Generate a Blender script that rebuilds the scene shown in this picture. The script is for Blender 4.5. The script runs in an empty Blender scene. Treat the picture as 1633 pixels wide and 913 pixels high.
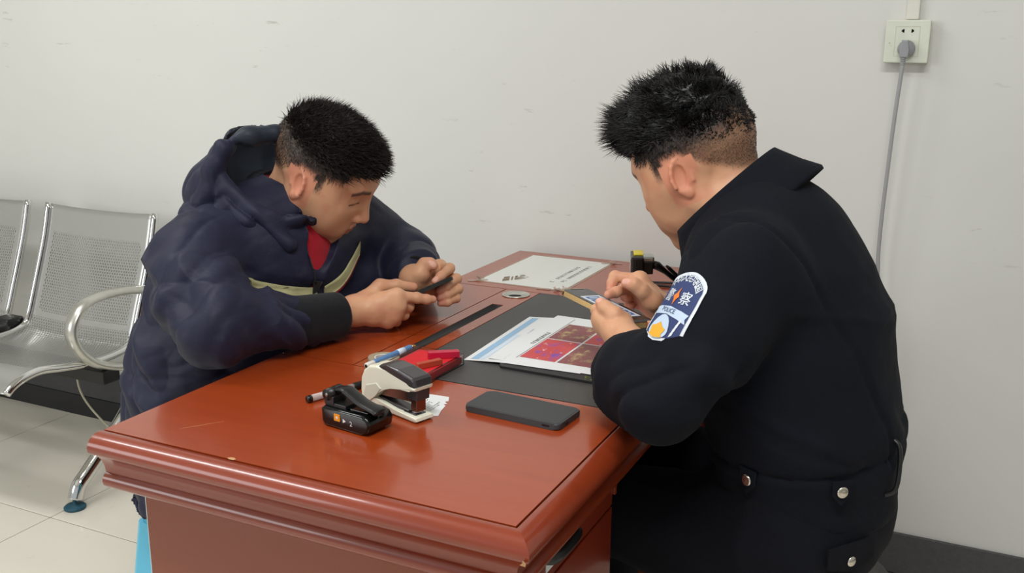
import bpy, bmesh, math, random
import numpy as np
from mathutils import Vector, Matrix
from mathutils.bvhtree import BVHTree

random.seed(7)
scene = bpy.context.scene
col = scene.collection

# ------------------------------------------------------------------ camera, light, exposure
# world: X along the wall (right), Y towards the wall, Z up; origin under the desk's near left corner
CAM = (1.072, -0.9204, 1.2919)
YAW, PITCH, ROLL, FPX = 0.4469, 0.2443, 0.0074, 1582.7


def camera_axes():
    cy, sy, cp, sp = math.cos(YAW), math.sin(YAW), math.cos(PITCH), math.sin(PITCH)
    f = Vector((-sy * cp, cy * cp, -sp)); r = Vector((cy, sy, 0)); u = r.cross(f)
    cr, sr = math.cos(ROLL), math.sin(ROLL)
    return f, r * cr + u * sr, u * cr - r * sr


cam_data = bpy.data.cameras.new('camera')
cam_data.sensor_fit = 'HORIZONTAL'; cam_data.sensor_width = 36.0
cam_data.lens = FPX / 1633.0 * 36.0
cam_data.clip_start = 0.05
cam = bpy.data.objects.new('camera', cam_data); col.objects.link(cam)
_f, _r, _u = camera_axes()
cam.matrix_world = Matrix(((_r.x, _u.x, -_f.x, CAM[0]), (_r.y, _u.y, -_f.y, CAM[1]), (_r.z, _u.z, -_f.z, CAM[2]), (0, 0, 0, 1)))
scene.camera = cam

world = bpy.data.worlds.new('world'); scene.world = world; world.use_nodes = True
_bg = world.node_tree.nodes['Background']
_bg.inputs['Color'].default_value = (0.93, 0.97, 1.0, 1); _bg.inputs['Strength'].default_value = 0.52


def area_light(name, loc, target, size, power, colr=(1, 1, 1)):
    l = bpy.data.lights.new(name, 'AREA'); l.shape = 'RECTANGLE'; l.size, l.size_y = size
    l.energy = power; l.color = colr
    o = bpy.data.objects.new(name, l); col.objects.link(o); o.location = loc
    o.rotation_euler = (Vector(target) - Vector(loc)).to_track_quat('-Z', 'Y').to_euler()
    return o


area_light('ceiling_tube_light', (-1.3, 0.0, 2.68), (-1.3, 0.02, 0), (1.2, 0.28), 23, (1.0, 1.0, 1.0))
area_light('ceiling_tube_light', (1.0, -0.7, 2.68), (1.0, -0.68, 0), (1.2, 0.28), 38, (1.0, 1.0, 1.0))
area_light('window_light', (-2.3, -2.6, 1.7), (0.0, 0.6, 0.9), (1.6, 1.3), 34, (0.97, 0.99, 1.0))

scene.view_settings.view_transform = 'Standard'; scene.view_settings.look = 'None'
scene.view_settings.gamma = 1.0; scene.view_settings.use_curve_mapping = False
scene.view_settings.exposure = 0.0

# ------------------------------------------------------------------ materials


def s2l(c):
    return tuple(((v / 255.0) / 12.92 if v / 255.0 <= 0.04045 else (((v / 255.0) + 0.055) / 1.055) ** 2.4) for v in c) + (1.0,)


class NT:
    def __init__(self, name):
        self.m = bpy.data.materials.new(name); self.m.use_nodes = True
        self.t = self.m.node_tree; self.b = self.t.nodes['Principled BSDF']

    def n(self, typ, **kw):
        nd = self.t.nodes.new(typ)
        for k, v in kw.items():
            if k in nd.inputs: nd.inputs[k].default_value = v
            else: setattr(nd, k, v)
        return nd

    def l(self, a, b): self.t.links.new(a, b)

    def coords(self, scale=(1, 1, 1), rot=(0, 0, 0), src='Object'):
        tc = self.n('ShaderNodeTexCoord'); mp = self.n('ShaderNodeMapping')
        mp.inputs['Scale'].default_value = scale; mp.inputs['Rotation'].default_value = rot
        self.l(tc.outputs[src], mp.inputs['Vector']); return mp.outputs['Vector']

    def noise(self, vec, scale, detail=3, rough=0.55):
        n = self.n('ShaderNodeTexNoise'); n.inputs['Scale'].default_value = scale
        n.inputs['Detail'].default_value = detail; n.inputs['Roughness'].default_value = rough
        self.l(vec, n.inputs['Vector']); return n.outputs['Fac']

    def ramp(self, fac, stops, interp='LINEAR'):
        r = self.n('ShaderNodeValToRGB'); e = r.color_ramp.elements; r.color_ramp.interpolation = interp
        while len(e) < len(stops): e.new(0.5)
        for i, (p, c) in enumerate(stops): e[i].position = p; e[i].color = c
        self.l(fac, r.inputs['Fac']); return r.outputs['Color']

    def mix(self, fac, a, b, blend='MIX'):
        m = self.n('ShaderNodeMix', data_type='RGBA', blend_type=blend)
        for s, v in ((m.inputs[0], fac), (m.inputs[6], a), (m.inputs[7], b)):
            if isinstance(v, (int, float, tuple)): s.default_value = v
            else: self.l(v, s)
        return m.outputs[2]

    def bump(self, h, strength=0.2, dist=0.002):
        b = self.n('ShaderNodeBump'); b.inputs['Strength'].default_value = strength; b.inputs['Distance'].default_value = dist
        self.l(h, b.inputs['Height']); self.l(b.outputs['Normal'], self.b.inputs['Normal'])

    def set(self, **kw):
        names = dict(color='Base Color', rough='Roughness', metal='Metallic', spec='Specular IOR Level', coat='Coat Weight', coat_rough='Coat Roughness', trans='Transmission Weight', ior='IOR', alpha='Alpha', emit='Emission Color', emits='Emission Strength', sss='Subsurface Weight', sheen='Sheen Weight')
        for k, v in kw.items():
            s = self.b.inputs[names[k]]
            if isinstance(v, (int, float, tuple)): s.default_value = v
            else: self.l(v, s)
        return self.m


WHITE = (1, 1, 1, 1); BLACK = (0, 0, 0, 1)
M = {}


def plain(name, rgb, rough=0.5, metal=0.0, spec=0.5, grain=None, **kw):
    t = NT(name); c = s2l(rgb)
    if grain:
        sc, amt, bs = grain
        v = t.coords(); f = t.noise(v, sc, 4)
        cc = t.mix(f, tuple(x * (1 - amt) for x in c[:3]) + (1,), tuple(min(1, x * (1 + amt)) for x in c[:3]) + (1,))
        t.set(color=cc)
        if bs: t.bump(f, bs, 0.001)
    else:
        t.set(color=c)
    t.set(rough=rough, metal=metal, spec=spec, **kw)
    M[name] = t.m
    return t.m


def make_materials():
    # wall: off-white plaster with scuffs and faint grime
    t = NT('wall_paint'); v = t.coords()
    big = t.noise(v, 1.1, 4); fine = t.noise(v, 60, 3)
    base = t.mix(big, s2l((212, 212, 207)), s2l((224, 224, 219)))
    vs = t.coords(scale=(5, 5, 26), rot=(0, 0.25, 0)); sc = t.noise(vs, 1.6, 6, 0.7)
    scm = t.ramp(sc, [(0.0, BLACK), (0.64, BLACK), (0.68, WHITE), (1.0, WHITE)])
    patch = t.ramp(t.noise(v, 1.7, 2), [(0.0, BLACK), (0.5, BLACK), (0.62, WHITE), (1.0, WHITE)])
    both = t.mix(1.0, scm, patch, 'MULTIPLY')
    base = t.mix(t.mix(1.0, both, (0.4, 0.4, 0.4, 1), 'MULTIPLY'), base, s2l((150, 145, 130)))
    vo = t.n('ShaderNodeTexVoronoi'); vo.inputs['Scale'].default_value = 5; t.l(v, vo.inputs['Vector'])
    dots = t.ramp(vo.outputs['Distance'], [(0.0, WHITE), (0.012, WHITE), (0.02, BLACK), (1.0, BLACK)])
    dm = t.mix(1.0, dots, patch, 'MULTIPLY')
    base = t.mix(t.mix(1.0, dm, (0.5, 0.5, 0.5, 1), 'MULTIPLY'), base, s2l((120, 115, 105)))
    t.set(color=base, rough=0.62, spec=0.3); t.bump(t.mix(0.5, big, fine), 0.12, 0.004); M['wall'] = t.m
    # skirting
    t = NT('skirting_grey'); v = t.coords(); f = t.noise(v, 120, 3)
    t.set(color=t.mix(f, s2l((62, 62, 64)), s2l((84, 84, 86))), rough=0.55); t.bump(f, 0.15); M['skirting_grey'] = t.m
    plain('skirting_black', (30, 31, 35), 0.35, grain=(6, 0.25, 0))
    # floor tile
    t = NT('floor_tile'); v = t.coords(); tc = t.n('ShaderNodeTexCoord'); f = t.noise(tc.outputs['Object'], 2.3, 5)
    g = t.noise(tc.outputs['Object'], 14, 4, 0.7)
    c = t.mix(f, s2l((228, 221, 206)), s2l((236, 230, 217)))
    c = t.mix(t.ramp(g, [(0, BLACK), (0.62, BLACK), (0.8, (0.25, 0.25, 0.25, 1)), (1, (0.25, 0.25, 0.25, 1))]), c, s2l((160, 150, 130)))
    t.set(color=c, rough=t.ramp(f, [(0, (0.10,) * 3 + (1,)), (1, (0.2,) * 3 + (1,))]), spec=0.5); M['tile'] = t.m
    plain('grout', (96, 88, 76), 0.85)
    # desk wood
    def wood(name, lo, hi, rot, rough, coat):
        t = NT(name); v = t.coords(scale=(3, 42, 42), rot=rot)
        w = t.noise(v, 1.0, 5, 0.6); v2 = t.coords(); bl = t.noise(v2, 5, 3)
        cc = t.mix(w, s2l(lo), s2l(hi)); cc = t.mix(t.mix(1.0, bl, (0.5,) * 3 + (1,), 'MULTIPLY'), cc, s2l(lo))
        t.set(color=cc, rough=rough, spec=0.5, coat=coat, coat_rough=0.08); M[name] = t.m
    wood('wood_top', (144, 54, 18), (168, 70, 26), (0, 0, 0), 0.27, 0.45)
    wood('wood_edge', (122, 44, 20), (150, 60, 28), (0, 0, 0), 0.3, 0.45)
    wood('wood_side', (122, 54, 28), (144, 70, 40), (0, math.radians(90), 0), 0.42, 0.15)
    wood('wood_drawer', (120, 40, 20), (146, 54, 28), (0, 0, math.radians(90)), 0.3, 0.4)
    plain('groove', (46, 16, 10), 0.6)
    plain('chip', (196, 150, 105), 0.8)
    t = NT('leather'); v = t.coords(); vo = t.n('ShaderNodeTexVoronoi'); vo.inputs['Scale'].default_value = 420; t.l(v, vo.inputs['Vector'])
    t.set(color=t.mix(t.noise(v, 9, 3), s2l((58, 58, 57)), s2l((70, 70, 68))), rough=0.48); t.bump(vo.outputs['Distance'], 0.35, 0.0012); M['leather'] = t.m
    plain('black_plastic', (16, 16, 17), 0.38, grain=(150, 0.2, 0.1))
    plain('black_gloss', (10, 10, 11), 0.12)
    plain('dark_rubber', (24, 24, 25), 0.6)
    plain('chrome', (222, 222, 220), 0.08, 1.0, grain=(20, 0.05, 0))
    plain('satin_steel', (190, 190, 186), 0.28, 1.0, grain=(40, 0.08, 0))
    plain('worn_alu', (205, 204, 196), 0.3, 0.85, grain=(50, 0.12, 0.1))
    # perforated seat
    t = NT('perforated_steel'); tc = t.n('ShaderNodeTexCoord'); sp = t.n('ShaderNodeSeparateXYZ'); t.l(tc.outputs['UV'], sp.inputs[0])
    # UV in millimetres / 8.5 (hole pitch); v rows alternate by half a pitch
    def math_(op, a, b=None):
        m = t.n('ShaderNodeMath', operation=op)
        for i, x in enumerate((a, b)):
            if x is None: continue
            if isinstance(x, (int, float)): m.inputs[i].default_value = x
            else: t.l(x, m.inputs[i])
        return m.outputs[0]
    u, vv = sp.outputs[0], sp.outputs[1]
    row = math_('FLOOR', vv); odd = math_('MODULO', row, 2.0)
    uu = math_('ADD', u, math_('MULTIPLY', odd, 0.5))
    fu = math_('SUBTRACT', math_('FRACT', uu), 0.5); fv = math_('MULTIPLY', math_('SUBTRACT', math_('FRACT', vv), 0.5), 0.866)
    dd = math_('SQRT', math_('ADD', math_('MULTIPLY', fu, fu), math_('MULTIPLY', fv, fv)))
    hole = math_('LESS_THAN', dd, 0.34)
    at = t.n('ShaderNodeAttribute', attribute_name='perf'); hole = math_('MULTIPLY', hole, math_('GREATER_THAN', at.outputs['Fac'], 0.5))
    t.set(color=s2l((196, 196, 193)), metal=0.75, rough=0.34, alpha=math_('SUBTRACT', 1.0, hole)); M['perf'] = t.m
    t = NT('sky_plastic'); t.set(color=s2l((96, 190, 222)), rough=0.35, spec=0.5, sss=0.0); M['sky_plastic'] = t.m
    # cloth
    def cloth(name, a, b, rough=0.85, weave=900, sheen=0.1, bs=0.2):
        t = NT(name); v = t.coords(); w = t.noise(v, weave, 2); bl = t.noise(v, 7, 4)
        t.set(color=t.mix(bl, s2l(a), s2l(b)), rough=rough, spec=0.25, sheen=sheen); t.bump(w, bs, 0.0008)
        if name == 'navy_jacket':
            sm = t.ramp(t.noise(v, 16, 5, 0.7), [(0, BLACK), (0.60, BLACK), (0.78, (0.5, 0.5, 0.5, 1)), (1, (0.5, 0.5, 0.5, 1))]); t.set(color=t.mix(sm, t.mix(bl, s2l(a), s2l(b)), s2l((70, 74, 92))))
        vw = t.coords(scale=(1, 1, 1.6)); cr = t.noise(vw, 30, 4, 0.6); b2 = t.n('ShaderNodeBump'); b2.inputs['Strength'].default_value = 0.35; b2.inputs['Distance'].default_value = 0.004
        t.l(cr, b2.inputs['Height']); b1 = [n for n in t.t.nodes if n.type == 'BUMP' and n is not b2][0]; t.l(b2.outputs['Normal'], b1.inputs['Normal']); M[name] = t.m
    cloth('navy_jacket', (28, 30, 50), (37, 39, 61), 0.55, 700, 0.02)
    cloth('navy_dark', (22, 24, 38), (30, 32, 48), 0.6, 700, 0.05)
    cloth('lining', (32, 39, 50), (42, 50, 60), 0.5, 500, 0.05)
    cloth('rib_knit', (15, 16, 20), (22, 23, 28), 0.9, 1200)
    cloth('red_shirt', (150, 20, 36), (176, 30, 46), 0.8)
    cloth('red_piping', (140, 24, 36), (160, 34, 44), 0.7)
    cloth('reflective_strip', (166, 164, 118), (196, 192, 146), 0.45)
    cloth('pale_strip', (205, 200, 196), (225, 220, 214), 0.5)
    cloth('uniform', (6, 9, 18), (9, 13, 24), 0.92, 800, 0.0)
    cloth('uniform_trousers', (7, 9, 16), (11, 13, 22), 0.92, 800, 0.0)
    plain('shoe', (18, 18, 19), 0.35)
    t = NT('skin'); a = t.n('ShaderNodeAttribute', attribute_name='Col'); v = t.coords(); f = t.noise(v, 260, 3)
    t.set(color=a.outputs['Color'], rough=0.48, spec=0.4, sss=0.08); t.b.inputs['Subsurface Radius'].default_value = (0.008, 0.003, 0.002); t.b.inputs['Subsurface Scale'].default_value = 0.6
    t.bump(f, 0.12, 0.0006); M['skin'] = t.m
    t = NT('hair'); t.set(color=s2l((17, 15, 14)), rough=0.42, spec=0.45); M['hair'] = t.m
    t = NT('hair_brown'); t.set(color=s2l((38, 31, 27)), rough=0.45, spec=0.4); M['hair_brown'] = t.m
    plain('nail', (222, 170, 155), 0.3)
    plain('paper', (226, 228, 228), 0.7)
    plain('card', (224, 225, 220), 0.45)
    plain('tape', (206, 178, 158), 0.25, alpha=0.45)
    plain('ink', (60, 60, 66), 0.7); plain('ink_blue', (96, 120, 165), 0.7); plain('ink_red', (190, 90, 95), 0.7)
    plain('header_blue', (150, 186, 216), 0.7); plain('pale_blue', (205, 221, 236), 0.7); plain('bronze', (126, 108, 84), 0.5)
    plain('outlet', (218, 222, 205), 0.4, grain=(30, 0.06, 0.05)); plain('outlet_old', (196, 190, 166), 0.6, grain=(60, 0.15, 0.1))
    plain('plug_grey', (150, 152, 154), 0.45); plain('cable_grey', (160, 161, 162), 0.5); plain('slot_dark', (24, 20, 18), 0.7)
    plain('trunking', (222, 220, 208), 0.5, grain=(20, 0.06, 0.05))
    plain('teal_dirt', (28, 82, 100), 0.5, grain=(90, 0.4, 0.3))
    plain('phone_grey', (58, 60, 62), 0.55, grain=(200, 0.1, 0.05)); plain('phone_screen', (38, 40, 44), 0.1); plain('gold', (214, 178, 122), 0.22, 1.0)
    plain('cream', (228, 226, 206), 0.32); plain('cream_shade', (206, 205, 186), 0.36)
    plain('smoke', (58, 54, 56), 0.25, grain=(9, 0.1, 0)); plain('stapler_steel', (150, 142, 138), 0.25, 1.0)
    plain('amber', (236, 152, 34), 0.4); plain('white_print', (228, 228, 226), 0.5); plain('yellow', (236, 214, 60), 0.4)
    plain('ink_pad_red', (206, 22, 34), 0.75, grain=(60, 0.1, 0.15)); plain('pad_frame', (176, 22, 36), 0.35); plain('stick_pink', (188, 22, 58), 0.35); plain('stick_brick', (176, 66, 44), 0.5)
    t = NT('clear_plastic'); t.set(color=(0.96, 0.93, 0.93, 1), rough=0.06, trans=1.0, ior=1.3); M['clear'] = t.m
    plain('pen_blue', (88, 126, 172), 0.35); plain('pen_clear', (196, 176, 172), 0.2, alpha=0.8); plain('pen_white', (222, 218, 210), 0.4)
    plain('tape_roll', (176, 166, 140), 0.3, alpha=0.75)
    plain('blue_print', (38, 84, 160), 0.4); plain('screen_white', (214, 226, 236), 0.25)
    plain('patch_blue', (44, 58, 104), 0.7); plain('patch_white', (214, 220, 226), 0.7); plain('patch_orange', (226, 120, 34), 0.6); plain('patch_gold', (228, 168, 44), 0.6); plain('patch_pale', (188, 206, 226), 0.7)
    plain('silver_button', (214, 208, 196), 0.25, 1.0); plain('green_print', (128, 150, 44), 0.6); plain('folder', (28, 26, 28), 0.5)
    plain('dark_hole', (10, 9, 8), 0.9); plain('eye_white', (220, 214, 206), 0.3)
    # printed photographs: red and purple night shots
    for nm, seed, a, b, c, d in (('photo_red', 1.7, (190, 40, 58), (206, 84, 76), (120, 70, 170), (232, 210, 216)), ('photo_mixed', 5.3, (150, 66, 84), (118, 82, 66), (196, 182, 120), (206, 214, 218))):
        t = NT(nm); tc = t.n('ShaderNodeTexCoord'); mp = t.n('ShaderNodeMapping'); mp.inputs['Location'].default_value = (seed, seed * 2, 0); t.l(tc.outputs['UV'], mp.inputs['Vector'])
        n1 = t.noise(mp.outputs[0], 1.4, 2); n2 = t.noise(mp.outputs[0], 2.6, 4, 0.6); n3 = t.noise(mp.outputs[0], 5, 5, 0.7)
        cc = t.mix(n1, s2l(a), s2l(b)); cc = t.mix(t.ramp(n2, [(0, BLACK), (0.52, BLACK), (0.66, WHITE), (1, WHITE)]), cc, s2l(c))
        cc = t.mix(t.ramp(n3, [(0, BLACK), (0.6, BLACK), (0.70, WHITE), (1, WHITE)]), cc, s2l(d)); t.set(color=cc, rough=0.5); M[nm] = t.m


make_materials()

# ------------------------------------------------------------------ object helpers


def new_obj(name, me, mat=None, parent=None, smooth=False):
    o = bpy.data.objects.new(name, me); col.objects.link(o)
    if mat is not None and not me.materials: me.materials.append(M[mat] if isinstance(mat, str) else mat)
    if parent is not None: o.parent = parent
    if smooth:
        me.polygons.foreach_set('use_smooth', [True] * len(me.polygons)); me.update()
    return o


def empty(name, label, cat, loc=(0, 0, 0), rotz=0.0, group=None):
    o = bpy.data.objects.new(name, None); col.objects.link(o); o.empty_display_size = 0.05
    o.location = loc; o.rotation_euler = (0, 0, rotz); o['label'] = label; o['category'] = cat
    if group: o['group'] = group
    return o


def tag(o, label, cat, group=None):
    o['label'] = label; o['category'] = cat
    if group: o['group'] = group
    return o


def mesh_from(verts, faces, name='m'):
    me = bpy.data.meshes.new(name); me.from_pydata([tuple(v) for v in verts], [], [tuple(f) for f in faces]); me.update(); return me


def bm_mesh(bm, name='m'):
    me = bpy.data.meshes.new(name); bmesh.ops.recalc_face_normals(bm, faces=bm.faces); bm.to_mesh(me); bm.free(); return me


def add_box(bm, c, h, rot=None, bevel=0.0, seg=2):
    """box: centre c, half sizes h, optional 3x3 rotation"""
    R = rot if rot is not None else Matrix.Identity(3)
    vs = [bm.verts.new(Vector(c) + R @ Vector((h[0] * x, h[1] * y, h[2] * z))) for x in (-1, 1) for y in (-1, 1) for z in (-1, 1)]
    fs = [bm.faces.new([vs[i] for i in q]) for q in ((0, 1, 3, 2), (4, 6, 7, 5), (0, 4, 5, 1), (2, 3, 7, 6), (0, 2, 6, 4), (1, 5, 7, 3))]
    if bevel > 0:
        es = set(e for f in fs for e in f.edges)
        bmesh.ops.bevel(bm, geom=list(es), offset=bevel, segments=seg, affect='EDGES', profile=0.5)
    return bm


def box_obj(name, c, h, mat, parent=None, rot=None, bevel=0.0, seg=2, smooth=False):
    bm = bmesh.new(); add_box(bm, c, h, rot, bevel, seg); return new_obj(name, bm_mesh(bm, name), mat, parent, smooth)


def tube_geo(pts, radii, sides=12, cap=True, flat=None):
    """swept round tube; flat=(normal, ratio) squashes the section"""
    pts = [Vector(p) for p in pts]; n = len(pts)
    if isinstance(radii, (int, float)): radii = [radii] * n
    vs, fs = [], []; prev = None
    for i in range(n):
        d = (pts[min(i + 1, n - 1)] - pts[max(i - 1, 0)]).normalized()
        if prev is None:
            a = Vector((0, 0, 1)) if abs(d.z) < 0.9 else Vector((1, 0, 0))
            if flat is not None: a = Vector(flat[0])
            x = (a - d * a.dot(d)).normalized()
        else:
            x = (prev - d * prev.dot(d)).normalized()
        prev = x; y = d.cross(x); k = flat[1] if flat else 1.0
        for j in range(sides):
            t = 2 * math.pi * j / sides
            vs.append(pts[i] + (x * math.cos(t) * k + y * math.sin(t)) * radii[i])
    for i in range(n - 1):
        for j in range(sides):
            a, b = i * sides + j, i * sides + (j + 1) % sides
            fs.append((a, b, b + sides, a + sides))
    if cap:
        fs.append(tuple(range(sides))[::-1]); fs.append(tuple(range((n - 1) * sides, n * sides)))
    return vs, fs


def tube_obj(name, pts, radii, mat, parent=None, sides=12, flat=None, cap=True):
    vs, fs = tube_geo(pts, radii, sides, cap, flat); return new_obj(name, mesh_from(vs, fs, name), mat, parent, True)


def curve_pts(ctrl, n=8):
    """Catmull-Rom through control points"""
    P = [Vector(p) for p in ctrl]; out = []
    for i in range(len(P) - 1):
        p0, p1, p2, p3 = P[max(i - 1, 0)], P[i], P[i + 1], P[min(i + 2, len(P) - 1)]
        for k in range(n):
            t = k / n
            out.append(0.5 * ((2 * p1) + (p2 - p0) * t + (2 * p0 - 5 * p1 + 4 * p2 - p3) * t * t + (3 * p1 - p0 - 3 * p2 + p3) * t ** 3))
    out.append(P[-1]); return out


def prism_obj(name, poly, z0, z1, mat, parent=None, bevel=0.0, seg=2, M4=None, smooth=False):
    """polygon (x, y) extruded from z0 to z1, optionally transformed by a 4x4"""
    bm = bmesh.new()
    a = [bm.verts.new((x, y, z0)) for x, y in poly]; b = [bm.verts.new((x, y, z1)) for x, y in poly]; n = len(poly)
    bm.faces.new(a[::-1]); bm.faces.new(b)
    for i in range(n): bm.faces.new((a[i], a[(i + 1) % n], b[(i + 1) % n], b[i]))
    if bevel:
        es = [e for e in bm.edges if (e.verts[0].co.z == e.verts[1].co.z)]
        bmesh.ops.bevel(bm, geom=es, offset=bevel, segments=seg, affect='EDGES', profile=0.5)
    if M4 is not None: bm.transform(M4)
    return new_obj(name, bm_mesh(bm, name), mat, parent, smooth)


def round_rect(w, h, r, n=5, c=(0, 0)):
    out = []
    for cx, cy, a0 in ((w - r, h - r, 0), (-w + r, h - r, 90), (-w + r, -h + r, 180), (w - r, -h + r, 270)):
        for k in range(n + 1):
            a = math.radians(a0 + 90 * k / n); out.append((c[0] + cx + r * math.cos(a), c[1] + cy + r * math.sin(a)))
    return out


def lathe_obj(name, prof, mat, parent=None, seg=32, M4=None, smooth=True):
    vs, fs = [], []
    for r, z in prof:
        for j in range(seg):
            t = 2 * math.pi * j / seg; vs.append(Vector((r * math.cos(t), r * math.sin(t), z)))
    n = len(prof)
    for i in range(n - 1):
        for j in range(seg):
            a, b = i * seg + j, i * seg + (j + 1) % seg; fs.append((a, b, b + seg, a + seg))
    fs.append(tuple(range(seg))[::-1]); fs.append(tuple(range((n - 1) * seg, n * seg)))
    if M4 is not None: vs = [M4 @ v for v in vs]
    return new_obj(name, mesh_from(vs, fs, name), mat, parent, smooth)


def text_mesh(body, size, align='CENTER'):
    cu = bpy.data.curves.new('t', 'FONT'); cu.body = body; cu.size = size; cu.align_x = align; cu.align_y = 'CENTER'; cu.resolution_u = 2
    o = bpy.data.objects.new('t', cu); col.objects.link(o); bpy.context.view_layer.update()
    tm = o.to_mesh(); vs = [v.co.copy() for v in tm.vertices]; fs = [tuple(p.vertices) for p in tm.polygons]
    o.to_mesh_clear(); bpy.data.objects.remove(o); bpy.data.curves.remove(cu)
    return vs, fs


def flat_obj(name, polys, mat, parent, M4, z=0.0):
    """thin flat print: list of (x, y) polygons laid in the plane of M4"""
    vs, fs = [], []
    for poly in polys:
        s = len(vs); vs += [M4 @ Vector((x, y, z)) for x, y in poly]; fs.append(tuple(range(s, s + len(poly))))
    me = mesh_from(vs, fs, name)
    uv = me.uv_layers.new(name='UVMap')
    k = 0
    for poly in polys:
        xs = [p[0] for p in poly]; ys = [p[1] for p in poly]; dx = max(max(xs) - min(xs), 1e-6); dy = max(max(ys) - min(ys), 1e-6)
        for x, y in poly: uv.data[k].uv = ((x - min(xs)) / dx, (y - min(ys)) / dy); k += 1
    return new_obj(name, me, mat, parent)


def rect(x0, y0, x1, y1): return [(x0, y0), (x1, y0), (x1, y1), (x0, y1)]


def frame4(o, x, y):
    """4x4 with origin o, x axis along x, y axis in the plane of y"""
    x = Vector(x).normalized(); z = x.cross(Vector(y)).normalized(); y = z.cross(x)
    return Matrix(((x.x, y.x, z.x, o[0]), (x.y, y.y, z.y, o[1]), (x.z, y.z, z.z, o[2]), (0, 0, 0, 1)))
# ------------------------------------------------------------------ the room
YW = 1.387          # face of the back wall


def structure(o): o['kind'] = 'structure'; return o


def build_room():
    fl = structure(box_obj('floor', (-0.45, -1.0, -0.03), (3.75, 2.44, 0.0275), 'grout'))
    bm = bmesh.new(); P = 0.59; g = 0.0016
    add_box(bm, (0, 0, -0.006), (P / 2 - g, P / 2 - g, 0.006), None, 0.0012, 1); tm = bm_mesh(bm, 'tile'); tm.materials.append(M['tile'])
    for i in range(-5, 6):
        for j in range(-7, 1):
            x = -1.159 + P * (i + 0.5); y = 0.7913 + P * (j + 0.5)
            if x < -4.1 or x > 3.2: continue
            t = new_obj('tile', tm, None, fl); t.location = (x, y, 0.0)
    structure(box_obj('wall_back', (-0.45, YW + 0.06, 1.4), (3.75, 0.06, 1.4), 'wall'))
    structure(box_obj('wall_left', (-4.26, -1.0, 1.4), (0.06, 2.447, 1.4), 'wall'))
    structure(box_obj('wall_right', (3.36, -1.0, 1.4), (0.06, 2.447, 1.4), 'wall'))
    structure(box_obj('ceiling', (-0.45, -1.0, 2.86), (3.87, 2.507, 0.06), 'wall'))
    bb = structure(box_obj('baseboard_back', (-0.45, YW - 0.004, 0.125), (3.75, 0.004, 0.051), 'skirting_grey', bevel=0.001, seg=1))
    box_obj('lower_strip', (-0.45, YW - 0.006, 0.037), (3.75, 0.006, 0.037), 'skirting_black', bb, bevel=0.001, seg=1)


build_room()

# ------------------------------------------------------------------ desk
DW, DL, DH = 0.6386, 1.3619, 0.76
Y1, Y2, X1, X2 = 0.3914, 0.9791, 0.1484, 0.2300


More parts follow.
